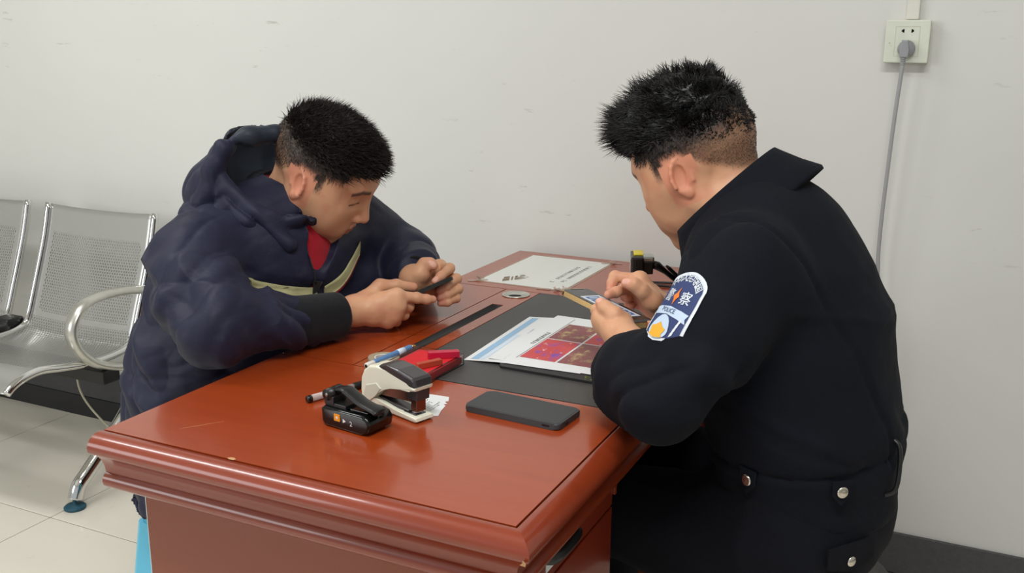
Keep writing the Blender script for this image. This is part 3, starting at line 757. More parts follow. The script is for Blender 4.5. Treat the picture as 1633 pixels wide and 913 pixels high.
# --- torn receipt under the stapler
tp = [(-0.062, -0.030), (-0.045, 0.028), (-0.029, 0.043), (0.0, 0.047), (0.028, 0.049), (0.036, 0.033), (0.0325, 0.030), (0.0345, 0.026), (0.0395, 0.023), (0.0360, 0.018), (0.0415, 0.014), (0.0455, -0.006), (0.052, -0.026), (0.041, -0.032), (0.044, -0.050), (0.030, -0.045), (-0.03, -0.050)]
rp = empty('torn_receipt', 'torn white receipt slip with faint print lying under the stapler', 'receipt', (0, 0, 0))
r4 = lay(0.340, 0.280, 0.0)
prism_obj('slip', tp, 0, 0.0004, 'paper', rp, M4=r4)
ring = []
for k in range(28):
    a, b = 2 * math.pi * k / 32, 2 * math.pi * (k + 0.9) / 32
    ring.append([(-0.004 + 0.0105 * math.cos(a), 0.018 + 0.0105 * math.sin(a)), (-0.004 + 0.0105 * math.cos(b), 0.018 + 0.0105 * math.sin(b)), (-0.004 + 0.0097 * math.cos(b), 0.018 + 0.0097 * math.sin(b)), (-0.004 + 0.0097 * math.cos(a), 0.018 + 0.0097 * math.sin(a))])
flat_obj('round_stamp', ring, 'ink', rp, r4, 0.0006)
rows = []
for k in range(5): rows += [[(0.012 + 0.0048 * k - q[1] * 1, -0.020 + 0.004 * (k % 2) + q[0]) for q in g] for g in glyphs(0, 0, 12 - 2 * (k % 3), 0.0026, 100 + k, 1.3)]
flat_obj('receipt_text', rows, 'ink', rp, r4, 0.0006)

# --- stapler
sp = empty('stapler', 'cream and black desktop stapler standing on the receipt', 'stapler', (0.321, 0.248, Z0 + 0.0007), math.radians(-18)); sp.scale = (0.98, 0.98, 0.9)
RS = frame4((0, 0, 0), (1, 0, 0), (0, 0, 1))      # local profile plane: x along stapler, profile y = up
prism_obj('base', [(-0.050, 0.0), (0.066, 0.0), (0.070, 0.003), (0.069, 0.0075), (0.064, 0.009), (0.02, 0.0095), (-0.02, 0.016), (-0.050, 0.022)], -0.0175, 0.0175, 'cream', sp, 0.003, 3, RS, False)
prism_obj('anvil_plate', round_rect(0.014, 0.0105, 0.002, 3, (0.047, 0)), 0.0088, 0.0100, 'smoke', sp, 0.0003, 1)
prism_obj('anvil', round_rect(0.0075, 0.0055, 0.0012, 3, (0.050, 0)), 0.0099, 0.0106, 'stapler_steel', sp, 0.0002, 1)
prism_obj('body', [(-0.055, 0.004), (-0.044, 0.002), (-0.030, 0.012), (-0.018, 0.026), (-0.006, 0.040), (0.012, 0.0475), (0.035, 0.0485), (0.056, 0.0500), (0.068, 0.0530), (0.069, 0.0580), (0.050, 0.0590), (0.000, 0.0720), (-0.018, 0.0745), (-0.036, 0.0705), (-0.049, 0.060), (-0.056, 0.045), (-0.0575, 0.024)], -0.0185, 0.0185, 'cream', sp, 0.0038, 3, RS, False)
prism_obj('handle_pad', [(-0.016, 0.0735), (0.010, 0.0660), (0.045, 0.0575), (0.0665, 0.0560), (0.0685, 0.0600), (0.0665, 0.0700), (0.062, 0.0735), (0.030, 0.0800), (0.004, 0.0805), (-0.010, 0.0785)], -0.0178, 0.0178, 'smoke', sp, 0.0042, 3, RS, False)
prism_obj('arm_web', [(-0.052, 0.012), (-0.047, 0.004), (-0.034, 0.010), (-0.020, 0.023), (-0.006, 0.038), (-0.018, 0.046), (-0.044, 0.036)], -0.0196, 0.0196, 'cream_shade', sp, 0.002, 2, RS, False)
prism_obj('magazine', [(-0.030, 0.020), (0.046, 0.0285), (0.062, 0.030), (0.062, 0.0435), (0.010, 0.0455), (-0.010, 0.036)], -0.0085, 0.0085, 'stapler_steel', sp, 0.0008, 1, RS)
prism_obj('driver', [(0.049, 0.0145), (0.0615, 0.0145), (0.0625, 0.048), (0.049, 0.048)], -0.0092, 0.0092, 'stapler_steel', sp, 0.0008, 1, RS)
prism_obj('nose_guard', [(0.044, 0.035), (0.066, 0.035), (0.067, 0.052), (0.042, 0.050)], -0.0128, 0.0128, 'smoke', sp, 0.001, 1, RS)
prism_obj('staple_track', [(-0.035, 0.010), (0.044, 0.0105), (0.044, 0.013), (-0.02, 0.019), (-0.034, 0.022)], -0.009, 0.009, 'smoke', sp, 0.0006, 1, RS)

# --- black gel pen pointing into the stapler
a, b = Vector((0.1905, 0.211, Z0 + 0.0056)), Vector((0.243, 0.349, Z0 + 0.0056))
pn = empty('gel_pen', 'clear gel pen with black grip lying left of the stapler', 'pen', (0, 0, 0)); dv = (b - a)
L = lambda t: a + dv * t
tube_obj('end_cap', [L(0.0), L(0.01), L(0.05)], [0.0044, 0.0056, 0.0056], 'black_gloss', pn, 16)
br = tube_obj('barrel', [L(0.05), L(0.56)], 0.0054, 'pen_clear', pn, 16)
tube_obj('refill', [L(0.06), L(0.55)], 0.0024, 'dark_rubber', br, 10)
tube_obj('grip', [L(0.56), L(0.57), L(0.86), L(0.87)], [0.0056, 0.0060, 0.0060, 0.0054], 'black_plastic', pn, 16)
tube_obj('tip', [L(0.87), L(0.96), L(1.0)], [0.0050, 0.0026, 0.0008], 'pen_clear', pn, 14)

# --- tape roll and blue pen leaning on it
tr_ = empty('tape_roll', 'small roll of clear tape under the blue pen on the desk', 'tape', (0.186, 0.428, Z0))
prof = [(0.0165, 0.0), (0.026, 0.0), (0.0265, 0.001), (0.0265, 0.0085), (0.026, 0.0095), (0.0165, 0.0095), (0.0160, 0.009), (0.0160, 0.001), (0.0165, 0.0)]
def ring_obj(name, prof, mat, parent, seg=36):
    vs, fs = [], []; n = len(prof) - 1
    for j in range(seg):
        t = 2 * math.pi * j / seg
        for r, z in prof[:-1]: vs.append((r * math.cos(t), r * math.sin(t), z))
    for j in range(seg):
        for i in range(n): a_, b_ = j * n + i, j * n + (i + 1) % n; c_ = (j + 1) % seg * n; fs.append((a_, b_, c_ + (i + 1) % n, c_ + i))
    return new_obj(name, mesh_from(vs, fs), mat, parent, False)
ring_obj('wound_tape', prof, 'tape_roll', tr_)
ring_obj('core', [(0.0135, 0.0003), (0.0158, 0.0003), (0.0158, 0.0092), (0.0135, 0.0092), (0.0135, 0.0003)], 'pen_white', tr_)
bp = empty('blue_pen', 'blue ballpoint pen with white end resting across the tape roll', 'pen', (0, 0, 0))
a, b = Vector((0.183, 0.380, Z0 + 0.0062)), Vector((0.2105, 0.492, Z0 + 0.0150)); dv = b - a
tube_obj('end_cap', [L(0.0), L(0.01), L(0.14), L(0.15)], [0.0048, 0.0055, 0.0055, 0.005], 'pen_white', bp, 16)
tube_obj('cap_hole', [L(-0.003), L(0.002)], 0.0034, 'slot_dark', bp, 12)
tube_obj('barrel', [L(0.15), L(0.16), L(0.88), L(0.9)], [0.005, 0.0056, 0.0054, 0.005], 'pen_blue', bp, 16)
tube_obj('clip_band', [L(0.62), L(0.76)], 0.0057, 'pale_blue', bp, 16)
tube_obj('tip', [L(0.9), L(0.97), L(1.0)], [0.0046, 0.0022, 0.0008], 'gold', bp, 12)

# --- red ink pad in a clear box
ik = empty('ink_pad', 'open red ink pad in a clear plastic box behind the stapler', 'ink pad', (0.2665, 0.405, Z0), math.radians(-1.5))
W2, H2 = 0.0455, 0.0735
prism_obj('clear_case', rect(-W2, -H2, W2, H2), 0.0003, 0.0022, 'clear', ik, 0.0004, 1)
for x, y, hx, hy in ((-W2 + 0.001, 0, 0.001, H2), (W2 - 0.001, 0, 0.001, H2), (0, -H2 + 0.001, W2, 0.001), (0, H2 - 0.001, W2, 0.001)):
    box_obj('case_wall', (x, y, 0.0105), (hx, hy, 0.0085), 'clear', ik)
prism_obj('pad_tray', rect(-W2 + 0.003, -H2 + 0.003, W2 - 0.004, H2 - 0.003), 0.0024, 0.0150, 'pad_frame', ik, 0.001, 1)
prism_obj('red_felt', rect(-W2 + 0.011, -H2 + 0.009, W2 - 0.006, H2 - 0.011), 0.0150, 0.0166, 'ink_pad_red', ik, 0.0006, 1)
k1 = prism_obj('seal_stick', rect(-0.026, -0.0065, 0.026, 0.0065), 0.0, 0.0115, 'stick_pink', None, 0.0008, 1)
k1.matrix_world = Matrix.Translation((0.290, 0.450, Z0 + 0.0168)) @ Matrix.Rotation(math.radians(36), 4, 'Z'); tag(k1, 'crimson rectangular seal stick lying on the far corner of the ink pad', 'seal')
k2 = prism_obj('seal_stick', rect(-0.0225, -0.0052, 0.0225, 0.0052), 0.0, 0.0095, 'stick_brick', None, 0.0008, 1)
k2.matrix_world = Matrix.Translation((0.292, 0.399, Z0 + 0.0168)) @ Matrix.Rotation(math.radians(62), 4, 'Z'); tag(k2, 'brick-red wooden seal stick lying on the middle of the ink pad', 'seal')

# --- thin black strap on the far panel, behind the officer's hands
st_ = tube_obj('black_cord', curve_pts([(0.50, 1.20, Z0 + 0.003), (0.445, 1.182, Z0 + 0.003), (0.405, 1.165, Z0 + 0.003), (0.43, 1.150, Z0 + 0.003), (0.50, 1.160, Z0 + 0.003), (0.56, 1.19, Z0 + 0.003)], 8), 0.0028, 'black_plastic', None, 8)
tag(st_, 'thin black cord looped on the desk behind the pointing hand', 'cord')

for o in bpy.data.objects:
    if o.name.split('.')[0] in ('printed_lines', 'blue_text', 'red_text', 'footer_text', 'receipt_text', 'caption', 'green_print'): o['kind'] = 'stuff'
# ------------------------------------------------------------------ implicit-surface modelling for bodies and clothes


class Field:
    """signed distance grid; cones, ellipsoids and boxes are blended into it, then meshed by surface nets"""

    def __init__(self, lo, hi, h):
        self.lo = np.array(lo, np.float64); self.h = h
        self.n = np.ceil((np.array(hi) - self.lo) / h).astype(int) + 1
        self.ax = [(self.lo[i] + h * np.arange(self.n[i])).astype(np.float32) for i in range(3)]
        self.f = np.full(self.n, 0.05, np.float32)

    def block(self, lo, hi):
        s = []
        for i in range(3):
            a = int(max(0, math.floor((lo[i] - self.lo[i]) / self.h))); b = int(min(self.n[i], math.ceil((hi[i] - self.lo[i]) / self.h) + 1))
            if b <= a: return None
            s.append(slice(a, b))
        return tuple(s), self.ax[0][s[0]][:, None, None], self.ax[1][s[1]][None, :, None], self.ax[2][s[2]][None, None, :]

    def put(self, s, d, k, op):
        f = self.f[s]
        if op == 'sub': d = -d
        if op in ('sub', 'and'):
            if k > 0:
                hh = np.maximum(k - np.abs(f - d), 0) / k; f = np.maximum(f, d) + hh * hh * k * 0.25
            else: f = np.maximum(f, d)
        else:
            if k > 0:
                hh = np.maximum(k - np.abs(f - d), 0) / k; f = np.minimum(f, d) - hh * hh * k * 0.25
            else: f = np.minimum(f, d)
        self.f[s] = f

    def cone(self, a, b, ra, rb, k=0.0, op='add', lat=None, sc=1.0):
        """tapered capsule; lat = unit direction stretched by the factor sc"""
        a = np.array(a, np.float64); b = np.array(b, np.float64); m = max(ra, rb) * max(1, sc) + k + 0.052
        bl = self.block(np.minimum(a, b) - m, np.maximum(a, b) + m)
        if bl is None: return self
        s, X, Y, Z = bl; px, py, pz = X - a[0], Y - a[1], Z - a[2]; d = b - a
        if lat is not None:
            l = np.array(lat, np.float64); l /= np.linalg.norm(l); q = (1 / sc - 1)
            t = (px * l[0] + py * l[1] + pz * l[2]) * q; px, py, pz = px + t * l[0], py + t * l[1], pz + t * l[2]; d = d + l * (d @ l) * q
        dd = d @ d
        t = np.clip((px * d[0] + py * d[1] + pz * d[2]) / max(dd, 1e-12), 0, 1)
        dist = np.sqrt((px - t * d[0]) ** 2 + (py - t * d[1]) ** 2 + (pz - t * d[2]) ** 2) - (ra + (rb - ra) * t)
        self.put(s, dist.astype(np.float32), k, op); return self

    def chain(self, pts, rad, k=0.0, op='add', lat=None, sc=1.0):
        for i in range(len(pts) - 1): self.cone(pts[i], pts[i + 1], rad[i], rad[i + 1], k, op, lat, sc)
        return self

    def ell(self, c, r, k=0.0, op='add', R=None):
        m = max(r) + k + 0.052; c = np.array(c, np.float64)
        bl = self.block(c - m, c + m)
        if bl is None: return self
        s, X, Y, Z = bl; p = (X - c[0], Y - c[1], Z - c[2])
        if R is not None: p = tuple(R[0][i] * p[0] + R[1][i] * p[1] + R[2][i] * p[2] for i in range(3))
        k0 = np.sqrt((p[0] / r[0]) ** 2 + (p[1] / r[1]) ** 2 + (p[2] / r[2]) ** 2)
        k1 = np.sqrt((p[0] / r[0] ** 2) ** 2 + (p[1] / r[1] ** 2) ** 2 + (p[2] / r[2] ** 2) ** 2)
        dist = k0 * (k0 - 1) / np.maximum(k1, 1e-6)
        self.put(s, dist.astype(np.float32), k, op); return self

    def half(self, o, n, k=0.0, op='sub', lo=None, hi=None):
        """half space on the side of n"""
        n = np.array(n, np.float64); n /= np.linalg.norm(n)
        bl = self.block(self.lo if lo is None else lo, self.lo + self.h * self.n if hi is None else hi)
        if bl is None: return self
        s, X, Y, Z = bl
        d = -((X - o[0]) * n[0] + (Y - o[1]) * n[1] + (Z - o[2]) * n[2]); self.put(s, d.astype(np.float32), k, op); return self

    def box(self, c, h, R, r=0.004, k=0.0, op='add'):
        m = float(np.linalg.norm(h)) + k + 0.052; c = np.array(c, np.float64); bl = self.block(c - m, c + m)
        if bl is None: return self
        s, X, Y, Z = bl; p = (X - c[0], Y - c[1], Z - c[2])
        if R is not None: p = tuple(R[0][i] * p[0] + R[1][i] * p[1] + R[2][i] * p[2] for i in range(3))
        q = [np.abs(p[i]) - (h[i] - r) for i in range(3)]
        out = np.sqrt(sum(np.maximum(v, 0) ** 2 for v in q)); ins = np.minimum(np.maximum(np.maximum(q[0], q[1]), q[2]), 0)
        self.put(s, (out + ins - r).astype(np.float32), k, op); return self

    def mesh(self):
        f = self.f; neg = f < 0; n = self.n
        cnt = np.zeros(n - 1, np.int8)
        for i in (0, 1):
            for j in (0, 1):
                for k in (0, 1): cnt += neg[i:n[0] - 1 + i, j:n[1] - 1 + j, k:n[2] - 1 + k]
        I = np.argwhere((cnt > 0) & (cnt < 8)); idx = np.full(n - 1, -1, np.int32); idx[I[:, 0], I[:, 1], I[:, 2]] = np.arange(len(I))
        acc = np.zeros((len(I), 3)); num = np.zeros(len(I))
        cor = [(i, j, k) for i in (0, 1) for j in (0, 1) for k in (0, 1)]
        for a in cor:
            for ax in range(3):
                if a[ax]: continue
                b = list(a); b[ax] = 1
                fa = f[I[:, 0] + a[0], I[:, 1] + a[1], I[:, 2] + a[2]]; fb = f[I[:, 0] + b[0], I[:, 1] + b[1], I[:, 2] + b[2]]
                cr = (fa < 0) != (fb < 0); t = np.where(cr, fa / np.where(cr, fa - fb, 1), 0)
                p = np.array(a, float)[None, :].repeat(len(I), 0); p[:, ax] = t
                acc += p * cr[:, None]; num += cr
        V = self.lo + self.h * (I + acc / num[:, None])
        F = []
        for ax in range(3):
            u, v = (ax + 1) % 3, (ax + 2) % 3
            sl0 = [slice(None)] * 3; sl1 = [slice(None)] * 3; sl0[ax] = slice(0, n[ax] - 1); sl1[ax] = slice(1, n[ax])
            A, B = neg[tuple(sl0)], neg[tuple(sl1)]; E = np.argwhere(A != B)
            E = E[(E[:, u] >= 1) & (E[:, v] >= 1) & (E[:, u] < n[u] - 1) & (E[:, v] < n[v] - 1)]
            sg = A[E[:, 0], E[:, 1], E[:, 2]]
            q = []
            for du, dv in ((-1, -1), (0, -1), (0, 0), (-1, 0)):
                c = E.copy(); c[:, u] += du; c[:, v] += dv; q.append(idx[c[:, 0], c[:, 1], c[:, 2]])
            q = np.stack(q, 1); q[~sg] = q[~sg][:, ::-1]; F.append(q)
        F = np.concatenate(F); F = F[(F >= 0).all(1)]
        return V, F


def vnormals(V, F):
    a, b, c, d = (V[F[:, i]] for i in range(4)); fn = np.cross(c - a, d - b); N = np.zeros_like(V)
    for i in range(4): np.add.at(N, F[:, i], fn)
    return N / np.maximum(np.linalg.norm(N, axis=1, keepdims=True), 1e-12)


def vnoise(P, seed=0):
    """smooth value noise in 0..1"""
    P = np.asarray(P, np.float64); i = np.floor(P).astype(np.int64); t = P - i; t = t * t * (3 - 2 * t); out = 0

    def h(a):
        n = (a[:, 0] * 374761393 + a[:, 1] * 668265263 + a[:, 2] * 2147483647 + seed * 1442695041) & 0xffffffff
        n = ((n ^ (n >> 13)) * 1274126177) & 0xffffffff; n = (n ^ (n >> 16)) & 0xffffffff
        return n / 4294967295.0
    for dx in (0, 1):
        for dy in (0, 1):
            for dz in (0, 1):
                w = (t[:, 0] if dx else 1 - t[:, 0]) * (t[:, 1] if dy else 1 - t[:, 1]) * (t[:, 2] if dz else 1 - t[:, 2])
                out = out + w * h(i + np.array((dx, dy, dz)))
    return out


def ridges(P, axis, fa, fp, seed, warp=0.02):
    """soft fold ridges running across `axis`: frequency fa along it, fp across it; returns -0.5..0.5"""
    ax = np.array(axis, float); ax /= np.linalg.norm(ax)
    W = P + warp * (np.stack([vnoise(P * 9, seed + 11 + i) for i in range(3)], 1) - 0.5)
    al = W @ ax; per = W - al[:, None] * ax
    n = vnoise(per * fp + al[:, None] * ax * fa, seed)
    r = 1 - np.abs(2 * n - 1)
    return r * r - 0.33


def creases(P, axis, fa, fp, seed, warp=0.035, pw=5):
    """puffy cloth: narrow valleys between soft swells; returns about -1..0"""
    ax = np.array(axis, float); ax /= np.linalg.norm(ax)
    W = P + warp * (np.stack([vnoise(P * 11, seed + 11 + i) + 0.5 * vnoise(P * 23, seed + 31 + i) for i in range(3)], 1) - 0.75)
    al = W @ ax; per = W - al[:, None] * ax
    n = vnoise(per * fp + al[:, None] * ax * fa, seed)
    r = 1 - np.abs(2 * n - 1)
    return -(r ** pw) * sstep(vnoise(P * 6, seed + 50), 0.25, 0.6)


def pinches(P, axis, fa, fp, seed, warp=0.02, pw=7):
    """thin raised folds running across `axis`; returns 0..1"""
    return -creases(P, axis, fa, fp, seed, warp, pw)


def np_mesh(name, V, F, colr=None):
    me = bpy.data.meshes.new(name); me.vertices.add(len(V)); me.vertices.foreach_set('co', np.asarray(V, np.float32).ravel())
    k = F.shape[1]; me.loops.add(F.size); me.loops.foreach_set('vertex_index', F.astype(np.int32).ravel())
    me.polygons.add(len(F)); me.polygons.foreach_set('loop_start', np.arange(0, F.size, k, dtype=np.int32))
    me.polygons.foreach_set('use_smooth', np.ones(len(F), bool))
    if colr is not None:
        at = me.color_attributes.new('Col', 'FLOAT_COLOR', 'POINT'); c = np.ones((len(V), 4), np.float32); c[:, :3] = colr; at.data.foreach_set('color', c.ravel())
    me.update(calc_edges=True); me.validate(); return me


def smooth(V, F, it=2, lam=0.5):
    for _ in range(it):
        S = np.zeros_like(V); C = np.zeros(len(V))
        for i in range(4):
            for j in (1, 3): np.add.at(S, F[:, i], V[F[:, (i + j) % 4]]); np.add.at(C, F[:, i], 1)
        V = V + lam * (S / np.maximum(C, 1)[:, None] - V)
    return V


def join(parts):
    Vs, Fs, Cs, o = [], [], [], 0
    for V, F, C in parts: Vs.append(V); Fs.append(F + o); Cs.append(C); o += len(V)
    return np.concatenate(Vs), np.concatenate(Fs), np.concatenate(Cs)


def lin(rgb): return np.array(s2l(rgb)[:3])


def R_head(az, pitch, roll):
    ca, sa, cp, sp, cr, sr = math.cos(az), math.sin(az), math.cos(pitch), math.sin(pitch), math.cos(roll), math.sin(roll)
    return np.array([[ca, -sa, 0], [sa, ca, 0], [0, 0, 1]]) @ np.array([[cp, 0, sp], [0, 1, 0], [-sp, 0, cp]]) @ np.array([[1, 0, 0], [0, cr, -sr], [0, sr, cr]])


def bvh_of(V, F): return BVHTree.FromPolygons([tuple(v) for v in V], [tuple(int(i) for i in f) for f in F])


def sstep(x, a, b):
    t = np.clip((x - a) / (b - a), 0, 1); return t * t * (3 - 2 * t)


SK = lin((214, 162, 126)); SK_RED = lin((198, 122, 98)); SK_LIGHT = lin((220, 172, 136))


def head_geo(neck_local, neck_r, full=1.0, hairc=(34, 30, 28), fade=True, skin=SK, h=0.0019):
    """head in its own frame: x forward, y left, z up, origin between the ears; returns V, F, colours, hair weight"""
    F = Field((-0.135, -0.105, -0.20), (0.14, 0.105, 0.13), h)
    F.ell((-0.014, 0, 0.030), (0.098, 0.078, 0.083))
    F.ell((0.035, 0, 0.02), (0.062, 0.066, 0.075), 0.03)
    F.ell((0.032, 0, -0.045), (0.062, 0.060 * full, 0.072), 0.035)
    for s in (-1, 1):
        F.cone((-0.004, s * 0.056 * full, -0.052), (0.068, s * 0.014, -0.105), 0.017, 0.015, 0.03)      # jaw line
        F.cone((0.058, s * 0.047, -0.022), (0.01, s * 0.066, -0.012), 0.017, 0.010, 0.03)                 # cheekbone
        F.ell((0.050, s * 0.040, -0.055), (0.03, 0.026, 0.03), 0.03)                                     # cheek
        F.ell((0.0, s * 0.062, 0.02), (0.05, 0.014, 0.05), 0.03)                                         # temple
    F.cone((0.074, -0.006, -0.106), (0.074, 0.006, -0.106), 0.0165, 0.0165, 0.018)                        # chin
    F.cone((0.072, -0.02, -0.070), (0.072, 0.02, -0.070), 0.020, 0.020, 0.02)                             # muzzle
    F.cone((0.080, -0.028, 0.024), (0.080, 0.028, 0.024), 0.0115, 0.0115, 0.02)                           # brow
    for s in (-1, 1):
        F.ell((0.103, s * 0.033, 0.003), (0.017, 0.019, 0.0125), 0.016, 'sub')
        F.ell((0.0755, s * 0.0325, 0.002), (0.0135, 0.0155, 0.0125), 0.005)
        F.cone((0.0885, s * 0.021, -0.0015), (0.080, s * 0.046, -0.0015), 0.0022, 0.0018, 0.003)          # lid edge, eye cast down
    F.cone((0.086, 0, 0.016), (0.1085, 0, -0.036), 0.0072, 0.0105, 0.012)                                 # nose
    for s in (-1, 1): F.ell((0.098, s * 0.0115, -0.041), (0.0105, 0.0075, 0.0078), 0.006)
    for s in (-1, 1): F.ell((0.1035, s * 0.0065, -0.0485), (0.004, 0.0032, 0.004), 0.003, 'sub')
    F.chain([(0.083, -0.024, -0.0715), (0.0945, -0.008, -0.0655), (0.0935, 0, -0.0672), (0.0945, 0.008, -0.0655), (0.083, 0.024, -0.0715)], [0.0028, 0.0052, 0.0052, 0.0052, 0.0028], 0.004)
    F.chain([(0.083, -0.022, -0.0745), (0.0915, -0.007, -0.0785), (0.0915, 0.007, -0.0785), (0.083, 0.022, -0.0745)], [0.0028, 0.0062, 0.0062, 0.0028], 0.004)
    F.chain([(0.090, -0.025, -0.0738), (0.1005, -0.004, -0.0722), (0.1005, 0.004, -0.0722), (0.090, 0.025, -0.0738)], [0.0010, 0.0013, 0.0013, 0.0010], 0.002, 'sub')
    F.ell((0.099, 0, -0.090), (0.007, 0.018, 0.005), 0.01, 'sub')
    # neck
    a, b = neck_local
    F.cone(a, b, neck_r, neck_r * 1.08, 0.03)
    # ears
    for s in (-1, 1):
        ang = s * math.radians(24); R = np.array([[math.cos(ang), -math.sin(ang), 0], [math.sin(ang), math.cos(ang), 0], [0, 0, 1]]) @ np.array([[math.cos(.2), 0, -math.sin(.2)], [0, 1, 0], [math.sin(.2), 0, math.cos(.2)]])
        c = np.array((-0.010, s * 0.0785, -0.006))
        F.ell(c, (0.0185, 0.0072, 0.031), 0.004, R=R)
        F.ell(c + np.array((0.002, s * 0.0085, -0.002)), (0.0115, 0.0068, 0.0215), 0.003, 'sub', R=R)
        rim = []
        for k in range(11):
            t = math.radians(200 - 235 * k / 10); rim.append(c + R @ np.array((-0.0165 * math.cos(t) * -1 if False else 0.0165 * math.cos(t), s * 0.0045, 0.0285 * math.sin(t))))
        F.chain(rim, [0.0032] * 11, 0.002)
        F.ell(c + np.array((0.0005, s * 0.002, -0.028)), (0.008, 0.0048, 0.009), 0.004)
        F.ell(c + np.array((0.014, s * 0.002, -0.006)), (0.0042, 0.0042, 0.007), 0.003)
    V, Q = F.mesh(); V = smooth(V, Q, 1, 0.4)
    x, y, z = V.T; ay = np.abs(y)
    C = np.repeat(skin[None, :], len(V), 0)
    def blend(w, c): nonlocal C; C = C * (1 - w[:, None]) + c[None, :] * w[:, None]
    nz = vnoise(V * 55, 3)
    blend(0.35 * sstep(nz, .45, .9), SK_RED if skin is SK else skin * 0.85)
    ear = sstep(ay, 0.072, 0.080) * (np.abs(x + 0.010) < 0.03) * (np.abs(z + 0.006) < 0.045); blend(0.5 * ear, lin((214, 128, 104)))
    blend(0.5 * np.exp(-(((x - 0.105) / .02) ** 2 + (y / .02) ** 2 + ((z + .037) / .016) ** 2)), SK_RED)
    blend(0.8 * np.exp(-((y / .022) ** 4 + ((z + .072) / .0095) ** 4)) * (x > 0.082), lin((166, 92, 82)))
    blend(0.35 * sstep(nz + 0.3 * vnoise(V * 300, 5), .2, .9) * sstep(-z, .062, .085) * (x > 0.02) * (ay < 0.06), lin((120, 88, 72)))   # beard shadow
    brow = np.exp(-(((z - (0.0235 + 0.006 * np.clip((ay - 0.014) / 0.025, 0, 1) - 0.010 * np.clip((ay - 0.038) / 0.014, 0, 1))) / 0.0046) ** 4)) * (ay > 0.012) * (ay < 0.053) * (x > 0.05)
    blend(0.85 * brow, lin((38, 30, 26)))
    lid = np.exp(-(((z + 0.0035) / 0.0018) ** 4)) * (ay > 0.019) * (ay < 0.049) * (x > 0.072) * (x < .095); blend(0.9 * lid, lin((30, 22, 20)))
    # hair weight: 0 bare skin .. 1 full hair
    hl = 0.058 - 0.9 * np.maximum(0, -(x - 0.055)) * (x < 0.055)                # front hairline sinking back to the temple
    top = sstep(z, 0.052, 0.066) * (x > 0.02) + (x <= 0.02)
    side_lim = np.where(x > 0.03, 0.030 + 0.0 * x, np.where(x > -0.02, 0.024 + 0.0 * x, 0.024 - 1.0 * np.clip(-(x + 0.02), 0, 0.075)))
    w = sstep(z, side_lim - 0.004, side_lim + 0.014)
    front = sstep(z + 0.55 * (np.abs(y) / 0.075) ** 2 * 0.0, 0.050, 0.066)
    w = np.where(x > 0.045, np.minimum(w, np.maximum(front, sstep(z, 0.030, 0.046) * sstep(ay, 0.052, 0.064) * (x < 0.062))), w)
    side_burn = sstep(x, 0.006, 0.016) * (1 - sstep(x, 0.026, 0.036)) * (ay > 0.058) * sstep(z, -0.012, 0.014); w = np.maximum(w, side_burn * (z < 0.04))
    w = w * (1 - (ear > 0.3) * (z < 0.02)); w[z < -0.085] = 0
    rel = z + 0.28 * np.minimum(x, 0.0)
    dens = w * (0.60 + 0.38 * sstep(rel, -0.015, 0.030)) if fade else w * 0.92
    grain = 0.85 + 0.3 * vnoise(V * 520, 9)
    blend(np.clip(dens * grain, 0, 0.97), lin(hairc))
    return V, Q, C, w


def tri_hair(roots, dirs, length, r0, bend, seed, seg=4, wob=0.25, clump=None):
    """tapered three-sided strands; bend = vector added along the strand"""
    rg = np.random.default_rng(seed); n = len(roots); d = dirs / np.linalg.norm(dirs, axis=1, keepdims=True)
    side = np.cross(d, rg.normal(size=(n, 3))); side /= np.linalg.norm(side, axis=1, keepdims=True); up = np.cross(d, side)
    P = roots.copy(); rings = []; dirc = d.copy(); bn = bend + rg.normal(size=(n, 3)) * wob * 0.35
    for s in range(seg + 1):
        r = r0 * (1 - 0.93 * (s / seg) ** 1.4)
        for k in range(3):
            t = 2 * math.pi * k / 3; rings.append(P + (side * math.cos(t) + up * math.sin(t)) * (r if np.isscalar(r) else r[:, None]))
        dirc = dirc + bn / seg; dirc /= np.linalg.norm(dirc, axis=1, keepdims=True); P = P + dirc * (length / seg)[:, None]
    V = np.stack(rings, 1).reshape(-1, 3); m = 3 * (seg + 1); base = np.arange(n)[:, None] * m; Fs = []
    for s in range(seg):
        for k in range(3): Fs.append(base + np.array([[s * 3 + k, s * 3 + (k + 1) % 3, (s + 1) * 3 + (k + 1) % 3, (s + 1) * 3 + k]]))
    return V, np.concatenate(Fs)


